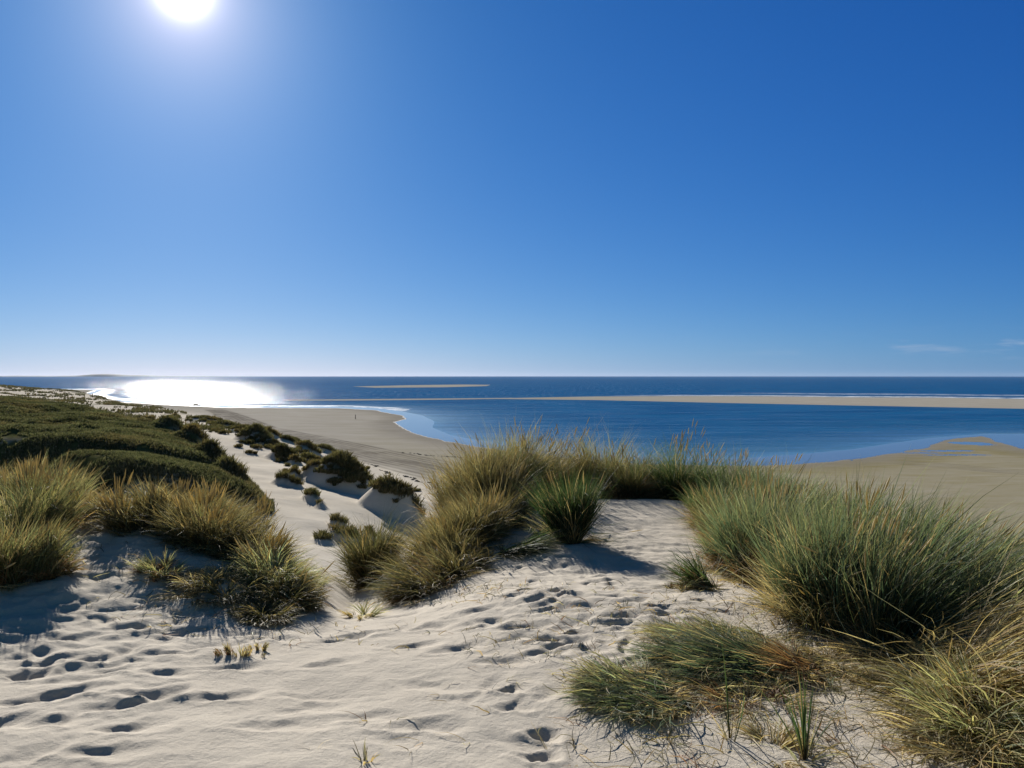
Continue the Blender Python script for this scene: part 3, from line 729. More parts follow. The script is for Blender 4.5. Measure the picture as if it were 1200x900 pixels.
# --- saddle and centre bank
Tn('lone dark tuft in the sandy gap between the two grass banks', 0, 0, 0, .13, 2400, 'umber', xy=(-1.50, 8.2), length=.72, tilt=(.02, .5), wind=(.08, 0), nheads=10, drykind='brown')
Tn('blond wisp of grass at the foot of the centre bank', 424, 722, 690, .09, 60, 'pale', tilt=(.1, 1.1), length=.25, dry=1)
Tn('dark green tuft swept down the left flank of the centre bank', 500, 692, 650, .15, 1700, 'umber', az=-2.45, azs=.30, tilt=(.8, 1.35), bend=.4, wind=(-.2, -.25), drykind='red', dry=.45, length=.52)
Tn('rusty red tuft lying along the lower edge of the centre bank', 538, 672, 640, .16, 700, 'red', az=-2.5, azs=.3, tilt=(.8, 1.35), bend=.4, wind=(-.3, -.2), drykind='red', dry=.8, length=.52)
Tn('olive tuft filling the left flank of the centre bank', 530, 660, 606, .24, 2000, 'brown', tilt=(.1, .85), az=-2.6, azs=.8, bend=.6, wind=(-.1, 0), drykind='brown', nheads=15)
Tn('tall brown tuft at the left shoulder of the centre bank', 552, 632, 574, .28, 2000, 'brown', tilt=(.05, .5), wind=(-.03, 0), nheads=40, drykind='brown')
Tn('reddish-topped tuft farthest left on the skyline of the centre bank', 0, 0, 0, .30, 1600, 'brown', xy=(-.62, 10.1), length=.85, tilt=(.05, .5), nheads=50, drykind='red')
Tn('thick olive tuft in the heart of the centre bank', 0, 0, 0, .32, 2300, 'brown', xy=(-.35, 10.0), length=.92, tilt=(.03, .5), nheads=50, wind=(.02, 0), drykind='brown')
Tn('tall straw-tipped tuft rising beside the heart of the centre bank', 0, 0, 0, .34, 2300, 'gold', xy=(-.05, 10.6), length=1.0, tilt=(.03, .42), nheads=70, wind=(.05, 0), drykind='red')
Tn('tuft with reddish roots above the bare sand peak', 0, 0, 0, .32, 1900, 'brown', xy=(.30, 11.3), length=1.02, tilt=(.03, .45), nheads=60, wind=(.05, 0), drykind='red')
Tn('dark tuft draped flat to the right on the bare sand peak', 592, 648, 625, .13, 800, 'dark', az=-.25, azs=.3, tilt=(1.0, 1.45), bend=.25, wind=(.2, -.1), dry=.2, length=.62)
Tn('solitary dark green fan of grass casting a long blue shadow', 668, 636, 545, .12, 2300, 'dark', tilt=(.0, .50), bend=.30, wind=(-.10, 0), dry=.08, nheads=10, lvar=.2)
Tn('thin dry wisps at the foot of the solitary dark fan', 645, 628, 590, .15, 70, 'pale', tilt=(.1, .9), dry=1.0, length=.35)
# --- crest row
Tn('highest tuft of the crest, its tips against the lagoon', 0, 0, 0, 0.31, 1950, 'gold', xy=(1.45, 11.9), length=1.22, tilt=(.02, .45), nheads=90, wind=(.06, 0), drykind='brown')
Tn('crest tuft just behind the solitary dark fan', 0, 0, 0, 0.28, 1425, 'brown', xy=(.85, 11.8), length=1.12, tilt=(.02, .45), nheads=50, wind=(.05, 0))
Tn('small crest tuft with a rust-red skirt', 0, 0, 0, .20, 1100, 'gold', xy=(1.75, 11.25), length=.75, tilt=(.02, .5), nheads=25, drykind='red', dry=.9, wind=(.1, 0))
Tn('crest tuft leaning right beside the rust-skirted one', 0, 0, 0, 0.30, 1650, 'green', xy=(2.15, 11.7), length=1.12, tilt=(.02, .5), nheads=60, wind=(.15, 0), drykind='brown')
Tn('crest tuft with scattered blond heads in the middle of the row', 0, 0, 0, 0.28, 1575, 'green', xy=(2.55, 11.2), length=1.05, tilt=(.02, .5), nheads=60, wind=(.2, 0), drykind='brown')
Tn('red-footed tuft at the right end of the crest row', 842, 618, 556, .26, 1700, 'green', tilt=(.02, .5), nheads=50, wind=(.2, 0), drykind='red', dry=.5)
Tn('tuft with wind-bent blond heads just right of the red-footed crest tuft', 0, 0, 0, .34, 2000, 'green', xy=(3.05, 10.7), length=.92, tilt=(.02, .5), nheads=55, wind=(.25, 0), drykind='brown')
Tn('low grass tuft behind the left corner of the right bank', 0, 0, 0, .34, 1800, 'bluegreen', xy=(3.35, 9.9), length=.80, tilt=(.02, .55), nheads=45, wind=(.35, 0))
Tn('shadowed tuft linking the crest row to the right bank', 858, 636, 572, .26, 1500, 'brown', tilt=(.05, .7), nheads=20, wind=(.2, 0), drykind='red', dry=.5)
Tn('ragged brown tuft low on the left flank of the centre bank, above the rusty one', 0, 0, 0, .40, 2600, 'brown', xy=(-.62, 7.9), length=.60, tilt=(.15, 1.0), az=-2.7, azs=1.0, bend=.8, drykind='brown', dry=.5, elong=(2.3, .5, 1.15), nheads=30)
Tn('low ragged fringe linking the tufts along the left flank of the centre bank', 0, 0, 0, .34, 2200, 'brown', xy=(-.52, 7.1), length=.42, tilt=(.3, 1.15), az=-2.5, azs=.8, bend=.8, drykind='red', dry=.6, elong=(2.2, .5, 1.2), nheads=6)
Tn('olive tuft between the heart of the centre bank and the bare sand peak', 0, 0, 0, .36, 2200, 'brown', xy=(-.18, 9.1), length=.66, tilt=(.05, .8), nheads=40, drykind='brown', wind=(-.05, 0), elong=(1.8, .5, 1.1))
# --- right bank
Tn('big green tuft with rust-red stems at the left of the right bank', 905, 682, 560, .34, 3000, 'bluegreen', tilt=(.02, .5), bend=.6, nheads=45, wind=(.22, 0), drykind='red', dry=.45)
Tn('narrow tuft with red roots at the left corner of the right bank', 862, 672, 590, .16, 900, 'bluegreen', tilt=(.02, .55), nheads=10, wind=(.1, 0), drykind='red', dry=.6)
Tn('green tuft behind the rust-stemmed one on the right bank', 935, 655, 556, .4, 2400, 'bluegreen', tilt=(.02, .5), nheads=60, wind=(.42, 0))
Tn('tall green tuft with straw-pale foot at the centre of the right bank', 978, 722, 575, .30, 2800, 'bluegreen', tilt=(.02, .5), bend=.5, nheads=30, wind=(.40, 0), drykind='straw', dry=.45)
Tn('tall dense tuft with dark interior in the right bank', 1045, 738, 575, .42, 3600, 'bluegreen', tilt=(.02, .5), bend=.5, nheads=50, wind=(.60, 0), drykind='brown', dry=.25)
Tn('rearmost green tuft on the skyline of the right bank', 1010, 668, 562, .42, 2600, 'green', tilt=(.02, .5), nheads=60, wind=(.5, 0))
Tn('dark leaning tuft behind the dense tuft of the right bank', 1085, 692, 580, .45, 2800, 'dark', tilt=(.05, .6), nheads=50, wind=(.7, 0))
Tn('wind-combed tuft at the right end of the right bank skyline', 1150, 700, 600, .42, 2400, 'bluegreen', tilt=(.05, .65), nheads=40, wind=(.85, 0))
Tn('dark green tuft bending right in front of the wind-combed one', 1130, 735, 630, .30, 2000, 'dark', tilt=(.05, .7), bend=.7, nheads=10, wind=(.6, -.05), drykind='red', dry=.35)
Tn('tuft of long pale blades arching to the right edge', 1110, 775, 640, .18, 1400, 'pale', az=.25, azs=.5, tilt=(.3, 1.1), bend=.6, wind=(.5, 0), dry=.5, length=.95, width=.006)
Tn('blue-green tuft leaning right between the dense tuft and the right picture edge', 1225, 770, 670, .36, 1800, 'bluegreen', tilt=(.1, .8), wind=(.5, 0), dry=.4)
Tn('green tuft mostly cut off by the right picture edge above the straw mat', 1300, 745, 650, .5, 1500, 'green', tilt=(.1, .8), wind=(.5, 0))
Tn('mat of straw-yellow blades sweeping from the right bank down to the corner', 1072, 770, 740, .20, 1500, 'straw', az=-.85, azs=.30, tilt=(.7, 1.25), bend=.45, wind=(.1, -.15), dry=.6, length=.95, width=.006)
Tn('pale green mat of long blades lying across the bottom right corner', 1130, 812, 760, .30, 1900, 'straw', az=-.45, azs=.40, tilt=(.55, 1.15), bend=.6, wind=(.2, -.15), dry=.8, length=.9, width=.006)
Tn('coarse green and yellow tuft at the very bottom right corner', 1185, 872, 800, .28, 1500, 'pale', az=-.2, azs=.7, tilt=(.5, 1.2), bend=.6, wind=(.2, -.1), dry=.9, length=.7, width=.006)
Tn('pale green clump under the straw mat near the bottom right corner', 1175, 848, 790, .25, 700, 'pale', tilt=(.4, 1.2), wind=(.3, -.1), dry=.6, length=.42)
Tn('small ragged straw tuft between the flat patch and the right bank', 1000, 778, 745, .22, 200, 'straw', tilt=(.6, 1.35), bend=.9, wind=(0, -.1), dry=1.2, length=.24)
Tn('short golden tuft at the foot of the pale-footed green tuft', 1035, 765, 735, .16, 220, 'straw', tilt=(.2, 1.3), bend=.9, dry=.9, length=.26)
# --- small and flattened patches in the foreground
Tn('small reddish tuft with green tips left of the right bank', 828, 690, 660, .10, 330, 'green', az=2.6, azs=.5, tilt=(.4, 1.2), bend=.5, drykind='red', dry=.6, length=.42, wind=(-.2, 0))
Tn('flattened green patch whose rust-brown stems point to the right bank', 880, 775, 730, .40, 1700, 'bluegreen', az=2.75, azs=.45, tilt=(1.22, 1.55), bend=.12, elong=(1.25, .75, -.1), drykind='straw', dry=.5, length=.42, wind=(-.1, 0))
Tn('rust-brown stems trailing from the right end of the flattened green patch', 948, 786, 760, .13, 330, 'red', az=2.9, azs=.45, tilt=(.9, 1.4), bend=.4, drykind='red', dry=.8, length=.32)
Tn('upper fringe of the flattened green patch, mixed with straw', 850, 748, 725, .26, 700, 'pale', az=2.9, azs=.5, tilt=(1.15, 1.5), bend=.2, elong=(1.4, .5, 0), dry=.7, length=.36, wind=(-.1, 0))
Tn('round patch of green blades combed to the lower left', 765, 818, 770, .24, 1500, 'bluegreen', az=-2.9, azs=.5, tilt=(1.2, 1.55), bend=.12, elong=(1.0, 1.0, .3), drykind='straw', dry=.5, length=.34, wind=(-.1, 0))
Tn('fan of straw tips at the outer rim of the round green patch', 735, 805, 775, .16, 380, 'pale', az=3.1, azs=.6, tilt=(.8, 1.3), bend=.7, dry=.7, length=.30)
Tn('thin scatter of straws right of the round green patch', 872, 822, 800, .34, 150, 'straw', tilt=(.8, 1.4), bend=.7, dry=1.2, length=.24, drykind='red', elong=(1, .4, 0))
Tn('pair of tall dark green shoots at the bottom of the sand', 942, 890, 800, .03, 26, 'dark', tilt=(.02, .45), bend=.25, dry=.3, length=.42, wind=(-.2, 0), width=.006)
Tn('single thin shoot left of the tall dark green shoots', 856, 868, 800, .02, 9, 'dark', tilt=(.02, .3), bend=.2, dry=.4, length=.36, wind=(-.15, 0))
Tn('straggly dry sprig at the bottom between the two shoots', 905, 880, 850, .12, 60, 'straw', tilt=(.6, 1.4), bend=.8, dry=1.0, length=.26)
Tn('faint dry sprig in the smooth sand near the bottom left', 428, 893, 870, .02, 6, 'grey', tilt=(.1, .5), bend=.3, dry=.4, length=.13)
Tn('sparse blond tuft on sand by the crest row right end', 800, 690, 672, .10, 80, 'pale', az=.3, azs=.6, tilt=(.6, 1.3), dry=1.0, length=.25)

# loose straws lying on the sand: nobody could count them
def litter(name, label, spots, kind, seed, parent=None):
    Vs, Qs, Cs, off = [], [], [], 0
    g = np.random.default_rng(seed)
    for i, (px, py, r, n, ln) in enumerate(spots):
        x, y, z = near_hit(px, py)
        for c in range(n):
            a = g.random() * 6.28; rr = r * math.sqrt(g.random())
            V, Q, C, P = blades(2, x + rr * math.cos(a), y + rr * math.sin(a) * .9, .02, ln, .6, (1.0, 1.5), .4 + g.random(), (g.normal(0, .4), g.normal(0, .4)), g.random() * 6.28, 1.2, .0042, kind[g.integers(0, len(kind))], seed=int(g.integers(1 << 30)), lift=.006)
            Vs.append(V); Qs.append(Q + off); Cs.append(C); off += len(V)
    o = mesh_from(name, np.concatenate(Vs), np.concatenate(Qs), M_BLADE, {'Col': np.concatenate(Cs)})
    tag(o, label, kind='stuff')
litter('straw_litter', 'loose dry straws and rootlets strewn over the foreground sand',
       [(900, 850, .8, 150, .26), (860, 720, .6, 60, .16), (600, 690, .5, 50, .14), (700, 740, .7, 70, .15), (980, 830, .5, 70, .28), (1050, 870, .45, 60, .3), (780, 860, .5, 40, .2), (700, 780, .6, 45, .16), (640, 750, .5, 30, .13), (560, 700, .5, 25, .14), (820, 730, .6, 50, .18), (760, 700, .7, 40, .16),
        (850, 800, .5, 60, .22), (960, 760, .5, 90, .2), (920, 720, .4, 50, .2), (250, 720, .6, 40, .2), (200, 700, .6, 40, .2), (100, 650, .6, 40, .15), (350, 740, .4, 25, .12), (480, 745, .4, 12, .12), (440, 850, .5, 4, .12), (520, 840, .4, 5, .18),
        (720, 870, .3, 14, .25), (1010, 790, .4, 90, .22), (240, 620, .5, 50, .2), (460, 700, .25, 20, .2), (590, 800, .5, 10, .12)],
       ['straw', 'brown', 'grey', 'straw', 'red', 'brown'], 5)

# ------------------------------------------------------------------ grass far off
def far_blades(x, y, z, n_per, h, w, g, cmix, spread=.5):
    """x,y,z arrays of clump centres; each clump n_per tapering leaves"""
    n = len(x) * n_per
    i = np.repeat(np.arange(len(x)), n_per)
    hh = np.broadcast_to(h, (len(x),))[i] * (.55 + .6 * g.random(n)); ww = np.broadcast_to(w, (len(x),))[i]
    a = g.random(n) * 6.283; t = g.random(n) * .8 * spread * 2
    bx = x[i] + g.normal(0, 1, n) * hh * .25; by = y[i] + g.normal(0, 1, n) * hh * .25; bz = z[i] - .06
    tx = bx + np.cos(a) * hh * t * .8 + .15 * hh; ty = by + np.sin(a) * hh * t * .8; tz = bz + hh
    mx, my, mz = bx * .5 + tx * .5 - np.cos(a) * hh * .1, by * .5 + ty * .5 - np.sin(a) * hh * .1, bz + hh * .6
    s = g.random(n) * 3.14159; sx, sy = np.cos(s) * ww * .5, np.sin(s) * ww * .5
    V = np.stack([np.stack([bx - sx, by - sy, bz], 1), np.stack([bx + sx, by + sy, bz], 1), np.stack([mx + sx, my + sy, mz], 1), np.stack([tx, ty, tz], 1), np.stack([mx - sx, my - sy, mz], 1)], 1)
    Q = (np.arange(n) * 5)[:, None] + np.arange(5)[None]
    u = g.random(n)[:, None]
    c = cmix[0] * (1 - u) + cmix[1] * u; c = c * g.normal(1, .22, n).clip(.4, 1.8)[:, None]
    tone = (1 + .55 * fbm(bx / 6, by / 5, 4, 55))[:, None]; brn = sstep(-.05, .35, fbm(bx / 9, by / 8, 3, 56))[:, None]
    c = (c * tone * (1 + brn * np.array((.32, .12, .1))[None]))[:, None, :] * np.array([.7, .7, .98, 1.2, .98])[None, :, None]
    return V.reshape(-1, 3), Q, c.reshape(-1, 3).clip(.004, .6)

def scatter_poly(n, x0, x1, y0, y1, test, g, near_bias=1.5):
    yy = y0 + (y1 - y0) * g.random(n) ** near_bias; xx = x0 + (x1 - x0) * g.random(n)
    k = test(xx, yy); return xx[k], yy[k]

g = np.random.default_rng(3)
hx_, hy_ = scatter_poly(190000, -105, -20, 56, 165, lambda x, y: ((sdpoly(x, y, HILL) < 2.2 + 1.2 * fbm(x / 5, y / 5, 3, 61)) | (sdpoly(x, y, TERR) < 1.6) | ((sdpoly(x, y, HILL) < 12) & (y < 79.5) & (x < -28))) & (np.abs(x) < y * .74), g)
hz_ = height(hx_, hy_)
patch = fbm(hx_ / 7, hy_ / 6, 3, 58)
keep = patch > -.28
hx_, hy_, hz_ = hx_[keep], hy_[keep], hz_[keep]
print('hill clumps', len(hx_))
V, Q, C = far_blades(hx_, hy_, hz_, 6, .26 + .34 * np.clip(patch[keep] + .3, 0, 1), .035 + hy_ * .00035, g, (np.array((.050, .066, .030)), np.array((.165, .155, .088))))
o = mesh_from('dune_grass_cover', V, Q, M_FAR, {'Col': C}); tag(o, 'dense green and brown marram covering the hill', kind='stuff')

# far strip of dunes
fx_, fy_ = scatter_poly(200000, -620, -40, 165, 760, lambda x, y: (sdpoly(x, y, FOOT) < -9) & (np.abs(x) < y * .74) & (fbm(x / 16, y / 24, 4, 63) + .5*fbm(x / 4, y / 6, 2, 66) > .17), g, 1.6)
fz_ = height(fx_, fy_)
print('far clumps', len(fx_))
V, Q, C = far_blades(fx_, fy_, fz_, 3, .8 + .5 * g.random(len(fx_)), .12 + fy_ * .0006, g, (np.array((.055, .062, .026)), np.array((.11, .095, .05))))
o = mesh_from('distant_dune_grass', V, Q, M_FAR, {'Col': C}); tag(o, 'dark scrubby grass on the far strip of dunes along the beach', kind='stuff')

# hummocks that can be told apart: each grass cap is a thing
CAPS = {0: 'largest dark grass-capped hummock on the lower sand slope', 1: 'low tangled clump at the left of the largest hummock', 2: 'peaked grassy hummock with a smooth blue-shadowed sand face',
        3: 'low grass clump trailing off the right of the peaked hummock', 4: 'round clump standing above a shaded slip of sand', 5: 'small round clump just left of the round clump on the slip',
        6: 'long dark green clump lying alone in the middle of the sand bowl', 7: 'small clump at the right tip of the long dark green clump', 8: 'brown-topped triangular hummock above the sand bowl', 9: 'wide dark hummock next to the right shoulder of the green hill',
        10: 'low dry clump trailing right of the triangular hummock', 11: 'narrow green strip of grass running down the sand bowl', 12: 'small clump at the lower end of the narrow strip', 15: 'ragged hummock near the beach halfway along the dune foot',
        16: 'brown clump on the shaded ledge above the sandy hollow', 17: 'small olive clump at the top of the shaded ledge', 18: 'tiny round clump right of the shaded ledge', 20: 'grass clump at the head of the steep footprint trail', 31: 'dark steep hummock halfway down the right edge of the green hill', 32: 'dark hummock below the middle of the hill edge', 33: 'dark hummock near the foot of the hill edge', 34: 'lowest dark hummock where the hill edge meets the sand bowl', 35: 'uppermost dark hummock on the right edge of the green hill'}
for i, (hx, hy, a, b, h, r) in enumerate(HUMW):
    if i == 19: continue
    n = int(np.clip(a * b * 26, 60, 420))
    q = np.sqrt(g.random(n)); an = g.random(n) * 6.283
    ex = q * np.cos(an) * a * .66; ey = q * np.sin(an) * b * .60 + .16 * b
    x = hx + ex * math.cos(r) - ey * math.sin(r); y = hy + ex * math.sin(r) + ey * math.cos(r)
    k = fbm(x / 1.1, y / 1.1, 2, 64) > -.22
    x, y = x[k], y[k]; z = height(x, y)
    small = a < 1.5
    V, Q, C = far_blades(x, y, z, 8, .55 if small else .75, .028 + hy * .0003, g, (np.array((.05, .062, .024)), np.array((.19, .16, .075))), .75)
    c0 = (hx, hy, float(height(np.array([hx]), np.array([hy]))[0]))
    o = mesh_from('grassy_hummock', V - np.array(c0)[None], Q, M_FAR, {'Col': C}); o.location = c0
    tag(o, CAPS.get(i, 'dark tussock among many on the sand strip between hill and beach'), 'grass clump', 'grass clumps scattered over the lower dunes')
# many small tussocks
cnt = 0
g2 = np.random.default_rng(9)
while cnt < 150:
    t = g2.random()
    if t < .72:
        px = g2.uniform(190, 430); lo = np.interp(px, [190, 250, 300, 380, 430], [483, 494, 510, 533, 549]); py = lo + g2.exponential(9) + 1
        if px < 290 and py > np.interp(px, [190, 230, 290], [489, 503, 540]): continue
    else:
        px = g2.uniform(290, 470); lo = np.interp(px, [300, 500], [513, 588]); py = lo + g2.exponential(7)
    x, y, z = hit(px, py, 50, 700, 2500)
    if y < 60 or y > 600: continue
    rad = g2.uniform(.2, .9) ** 1.7 * (.8 + y / 300)
    n = int(10 + rad * 22); q = np.sqrt(g2.random(n)) * rad; an = g2.random(n) * 6.283
    V, Q, C = far_blades(x + q * np.cos(an), y + q * np.sin(an), z + .35 * rad * (1 - (q / rad) ** 2), 8, .45 + .2 * rad, .03 + y * .0004, g2, (np.array((.05, .06, .024)), np.array((.18, .15, .07))), .75)
    o = mesh_from('small_tussock', V - np.array((x, y, z))[None], Q, M_FAR, {'Col': C}); o.location = (x, y, z)
    tag(o, 'small dark tussock among the many dotting the pale lower dunes', 'grass clump', 'small tussocks dotting the lower dunes')
    cnt += 1
# lone bush on the beach
x, y = W(488, 573, 1.1); z = float(height(np.array([x]), np.array([y]))[0])
V, Q, C = far_blades(x + g.normal(0, .25, 40), y + g.normal(0, .25, 40), np.full(40, z), 8, .5, .07, g, (np.array((.04, .05, .02)), np.array((.09, .08, .04))))
o = mesh_from('small_tussock', V - np.array((x, y, z))[None], Q, M_FAR, {'Col': C}); o.location = (x, y, z); tag(o, 'lone small tussock on the flat beach beyond the peaked hummock', 'grass clump')

# seaweed line
def wrack(pts, seed, label):
    g = np.random.default_rng(seed); Vs = []; Qs = []
    P = np.array([W(*p, 1.1) for p in pts]); seg = np.hypot(*(P[1:] - P[:-1]).T); cum = np.concatenate([[0], np.cumsum(seg)])
    n = int(cum[-1] * 2.6); t = np.sort(g.random(n)) * cum[-1]
    x = np.interp(t, cum, P[:, 0]) + .8 * np.sin(t * .55) + .35 * np.sin(t * 1.7) + g.normal(0, .12, n); y = np.interp(t, cum, P[:, 1]) + 1.1 * np.sin(t * .33 + 1) + g.normal(0, .15, n)
    z = height(x, y)
    for i in range(n):
        s = g.uniform(.12, .34); m = 7
        a = np.arange(m) * 6.283 / m + g.random()
        r = s * (.6 + .6 * g.random(m))
        ring = np.stack([x[i] + r * np.cos(a) * 1.7, y[i] + r * np.sin(a), np.full(m, z[i] - .02)], 1); top = np.array([[x[i], y[i], z[i] + .10 + .1 * g.random()]])
        b = len(Vs) and sum(len(v) for v in Vs) or 0
        Vs.append(np.concatenate([ring, top])); Qs += [(b + k, b + (k + 1) % m, b + m) for k in range(m)]
    o = mesh_from('seaweed_line', np.concatenate(Vs), np.array(Qs), M_WEED, smooth=False); tag(o, label, kind='stuff')
M_WEED = plain('dry_seaweed', (.06, .05, .035), .9, 3, .4)
wrack([(428, 541), (445, 546), (455, 552), (470, 555), (490, 559), (510, 564), (535, 568), (560, 573)], 4, 'thin dark wavy line of dried seaweed across the beach')
wrack([(470, 527), (520, 530), (560, 534), (590, 537)], 6, 'faint broken line of dried seaweed nearer the lagoon')

# post on the beach
def post(px, py, h, rad, label):
    x, y = W(px, py, .95); z = float(height(np.array([x]), np.array([y]))[0]) - .1
    e = empty('beach_post', (x, y, z)); tag(e, label, 'post')
    n = 10; V = []; 
    lv = [(0, 1.15), (.3, 1.0), (h * .6, .95), (h - .05, .9), (h, .6)]
    for (zz, k) in lv:
        for a in range(n): V.append((rad * k * math.cos(a * 6.283 / n) + zz * .02, rad * k * math.sin(a * 6.283 / n), zz))
    Q = [(i * n + a, i * n + (a + 1) % n, (i + 1) * n + (a + 1) % n, (i + 1) * n + a) for i in range(4) for a in range(n)]
    mesh_from('shaft', V, Q, plain('weathered_wood', (.10, .075, .055), .9, 5, .3), None, e)
    V = []
    for (zz, k) in ((h - .02, 1.35), (h + .03, 1.4), (h + .14, 1.3), (h + .18, .4)):
        for a in range(n): V.append((rad * k * math.cos(a * 6.283 / n) + h * .02, rad * k * math.sin(a * 6.283 / n), zz))
    Q = [(i * n + a, i * n + (a + 1) % n, (i + 1) * n + (a + 1) % n, (i + 1) * n + a) for i in range(3) for a in range(n)] + [(30, 31, 32, 33), (30, 33, 34, 35), (30, 35, 36, 37), (30, 37, 38, 39)]
    mesh_from('cap', V, Q, plain('dark_cap', (.05, .045, .04), .8, 5, .3), None, e)
post(416.5, 489, 1.9, .16, 'lone thin wooden post standing on the flat beach before the lagoon')

# driftwood by the glitter, at the water edge
x, y = W(231, 474.0, .2)
M_DRIFT = plain('wet_driftwood', (.06, .05, .04), .8, 3, .3)
V = []; n = 8
for j in range(9):
    t = j / 8; rr = .55 * (1 - .5 * t) * (1 + .3 * math.sin(j * 2.1))
    for a in range(n): V.append(((t - .5) * 5, rr * math.cos(a * 6.283 / n) + .5 * math.sin(t * 3), rr * math.sin(a * 6.283 / n) + .3 + .5 * t * t))
Q = [(i * n + a, i * n + (a + 1) % n, (i + 1) * n + (a + 1) % n, (i + 1) * n + a) for i in range(8) for a in range(n)]
o = mesh_from('driftwood_log', V, Q, M_DRIFT); o.location = (x, y, float(max(0, height(np.array([x]), np.array([y]))[0]))); tag(o, 'dark driftwood log at the water edge under the sun glitter', 'driftwood')

# ------------------------------------------------------------------ sea air
def haze():
    m, nt, out = newmat('sea_haze')
    v = N(nt, 'ShaderNodeVolumePrincipled'); v.inputs['Color'].default_value = (.72, .82, 1.0, 1); v.inputs['Density'].default_value = 1.0e-5; v.inputs['Anisotropy'].default_value = .3
    nt.links.new(v.outputs[0], out.inputs['Volume'])
    x, y0, y1, z0, z1 = 17500, -60, 17500, -3.5, 60
    V = [(-x, y0, z0), (x, y0, z0), (x, y1, z0), (-x, y1, z0), (-x, y0, z1), (x, y0, z1), (x, y1, z1), (-x, y1, z1)]
    Q = [(0, 3, 2, 1), (4, 5, 6, 7), (0, 1, 5, 4), (1, 2, 6, 5), (2, 3, 7, 6), (3, 0, 4, 7)]
    tag(mesh_from('haze', V, Q, m, smooth=False), 'thin sea haze over the whole coast', kind='stuff')
haze()

# ------------------------------------------------------------------ light, sky, camera
sd = ray(214, -9); sd = sd / np.linalg.norm(sd)
from mathutils import Vector
elev = math.asin(sd[2]); azim = math.atan2(sd[0], sd[1])
lamp = bpy.data.lights.new('sun', 'SUN'); lamp.energy = 5.0; lamp.angle = math.radians(.53); lamp.color = (1.0, .955, .89)
lo = bpy.data.objects.new('sun', lamp); COL.objects.link(lo)
lo.rotation_euler = Vector(tuple(-sd)).to_track_quat('-Z', 'Y').to_euler()
lo.location = (-30, 60, 60)

w = bpy.data.worlds.new('World'); S.world = w; w.use_nodes = True
nt = w.node_tree
for n in list(nt.nodes): nt.nodes.remove(n)
out = nt.nodes.new('ShaderNodeOutputWorld'); bg = nt.nodes.new('ShaderNodeBackground')
sky = nt.nodes.new('ShaderNodeTexSky'); sky.sky_type = 'NISHITA'; sky.sun_disc = False
sky.sun_elevation = elev; sky.sun_rotation = azim
sky.air_density = 1.0; sky.dust_density = .15; sky.ozone_density = 3.0; sky.altitude = 20
tc = N(nt, 'ShaderNodeTexCoord')
sepn = N(nt, 'ShaderNodeSeparateXYZ'); nt.links.new(tc.outputs['Generated'], sepn.inputs[0])
dot = N(nt, 'ShaderNodeVectorMath', operation='DOT_PRODUCT'); nt.links.new(tc.outputs['Generated'], dot.inputs[0]); sdd = ray(214, -15); dot.inputs[1].default_value = tuple(sdd / np.linalg.norm(sdd))
ang = math_(nt, 'ARCCOSINE', math_(nt, 'MINIMUM', dot.outputs['Value'], 1.0))
el = math_(nt, 'MAXIMUM', math_(nt, 'ARCSINE', sepn.outputs[2]), 0.0)
def expn(v, scale): return math_(nt, 'POWER', 2.71828, math_(nt, 'DIVIDE', v, -scale))
f1, f2, f3, f4 = expn(el, .06), expn(el, .30), math_(nt, 'MINIMUM', ang, 1.2), expn(ang, .12)
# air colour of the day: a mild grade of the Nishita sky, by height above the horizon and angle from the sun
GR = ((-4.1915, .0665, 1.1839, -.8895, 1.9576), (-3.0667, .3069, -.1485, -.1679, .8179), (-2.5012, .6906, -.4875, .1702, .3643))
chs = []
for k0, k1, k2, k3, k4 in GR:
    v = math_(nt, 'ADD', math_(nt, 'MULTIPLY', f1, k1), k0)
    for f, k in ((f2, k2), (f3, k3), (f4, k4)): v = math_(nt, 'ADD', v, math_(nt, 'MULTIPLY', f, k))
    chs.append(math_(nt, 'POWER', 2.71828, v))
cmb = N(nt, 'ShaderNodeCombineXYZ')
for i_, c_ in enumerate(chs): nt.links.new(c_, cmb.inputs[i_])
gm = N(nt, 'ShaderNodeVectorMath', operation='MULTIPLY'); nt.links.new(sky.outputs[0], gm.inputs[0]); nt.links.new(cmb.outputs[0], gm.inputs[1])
# warm tint added to unseen sky overhead and behind, making shadows less blue
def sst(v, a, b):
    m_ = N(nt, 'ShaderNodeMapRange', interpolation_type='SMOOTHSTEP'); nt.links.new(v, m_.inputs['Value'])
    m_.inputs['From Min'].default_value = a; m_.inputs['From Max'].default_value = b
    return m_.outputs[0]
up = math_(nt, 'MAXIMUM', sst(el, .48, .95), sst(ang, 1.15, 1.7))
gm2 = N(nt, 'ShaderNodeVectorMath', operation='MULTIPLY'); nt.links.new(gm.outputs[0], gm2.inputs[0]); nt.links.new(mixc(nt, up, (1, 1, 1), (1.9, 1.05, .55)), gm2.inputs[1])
gm = gm2
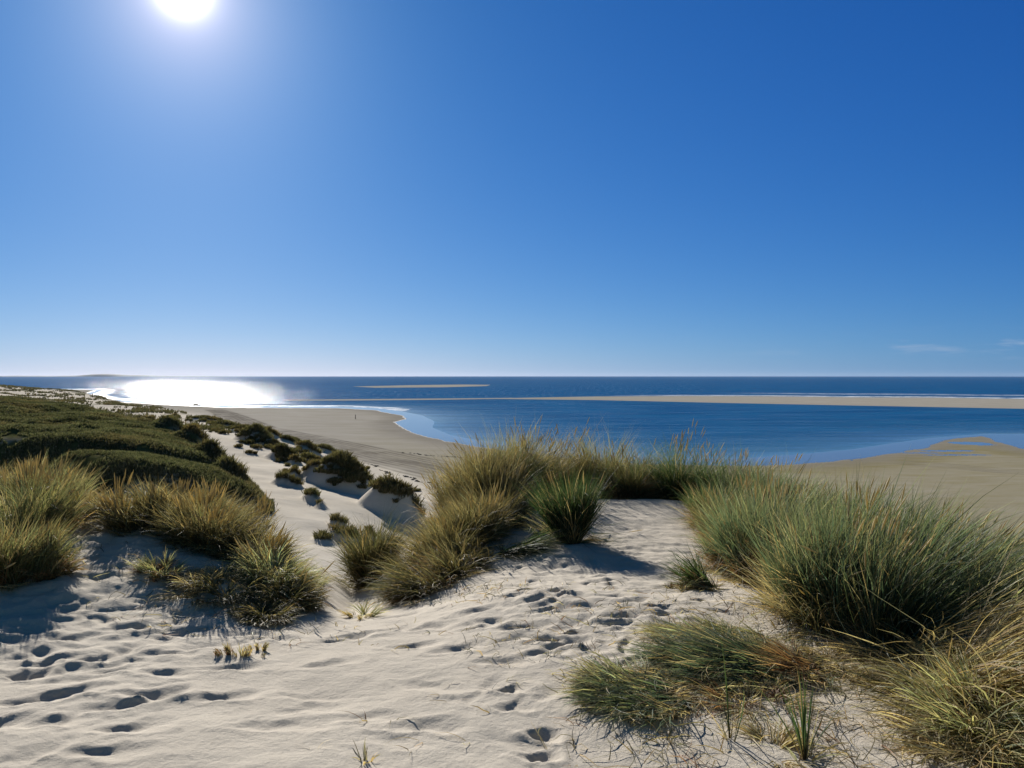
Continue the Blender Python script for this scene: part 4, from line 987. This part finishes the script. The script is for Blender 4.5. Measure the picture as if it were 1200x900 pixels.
# the sun's disc and the narrow aureole round it
core = math_(nt, 'MULTIPLY', expn(math_(nt, 'POWER', math_(nt, 'DIVIDE', ang, .0105), 1.15), 1.0), 13.0)
glow = math_(nt, 'ADD', core, math_(nt, 'MULTIPLY', expn(ang, .045), .50))
gl = N(nt, 'ShaderNodeVectorMath', operation='SCALE'); gl.inputs[0].default_value = (1.0, .97, .95); nt.links.new(glow, gl.inputs['Scale'])
addv = N(nt, 'ShaderNodeVectorMath', operation='ADD'); nt.links.new(gm.outputs[0], addv.inputs[0]); nt.links.new(gl.outputs[0], addv.inputs[1])
SKYSTR = .10; EXPO = .6
add = N(nt, 'ShaderNodeVectorMath', operation='SCALE'); nt.links.new(addv.outputs[0], add.inputs[0]); add.inputs['Scale'].default_value = 1 / (SKYSTR * 2 ** EXPO)
# faint cloud wisps low on the right
cn = texn(nt, tc.outputs['Generated'], 9, 6, .6, (1, 1, 9))
band = math_(nt, 'MULTIPLY', math_(nt, 'POWER', 2.718, math_(nt, 'MULTIPLY', math_(nt, 'POWER', math_(nt, 'DIVIDE', math_(nt, 'SUBTRACT', sepn.outputs[2], .034), .012), 2.0), -1.0)), math_(nt, 'MULTIPLY', math_(nt, 'SUBTRACT', sepn.outputs[0], .25), 3.0, True))
cl = math_(nt, 'MULTIPLY', band, ramp(nt, cn, [(.52, (0, 0, 0)), (.72, (1, 1, 1))]))
mx = N(nt, 'ShaderNodeMix', data_type='RGBA'); nt.links.new(math_(nt, 'MULTIPLY', cl, .6), mx.inputs[0]); nt.links.new(add.outputs[0], mx.inputs[6]); mx.inputs[7].default_value = (3.2, 3.6, 4.4, 1)
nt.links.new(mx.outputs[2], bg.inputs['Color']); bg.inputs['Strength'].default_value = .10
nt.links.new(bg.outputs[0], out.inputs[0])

cam = bpy.data.cameras.new('camera'); cam.lens = 27; cam.sensor_width = 36; cam.clip_start = .05; cam.clip_end = 60000
co = bpy.data.objects.new('camera', cam); COL.objects.link(co); co.location = (0, 0, EYE); co.rotation_euler = (math.pi / 2 - PITCH, 0, 0)
S.camera = co
S.view_settings.view_transform = 'Standard'; S.view_settings.look = 'None'; S.view_settings.exposure = EXPO; S.view_settings.gamma = 1
S.view_settings.use_curve_mapping = False
S.cycles.max_bounces = 8; S.cycles.diffuse_bounces = 3; S.cycles.transmission_bounces = 4; S.cycles.glossy_bounces = 3
S.cycles.use_denoising = True
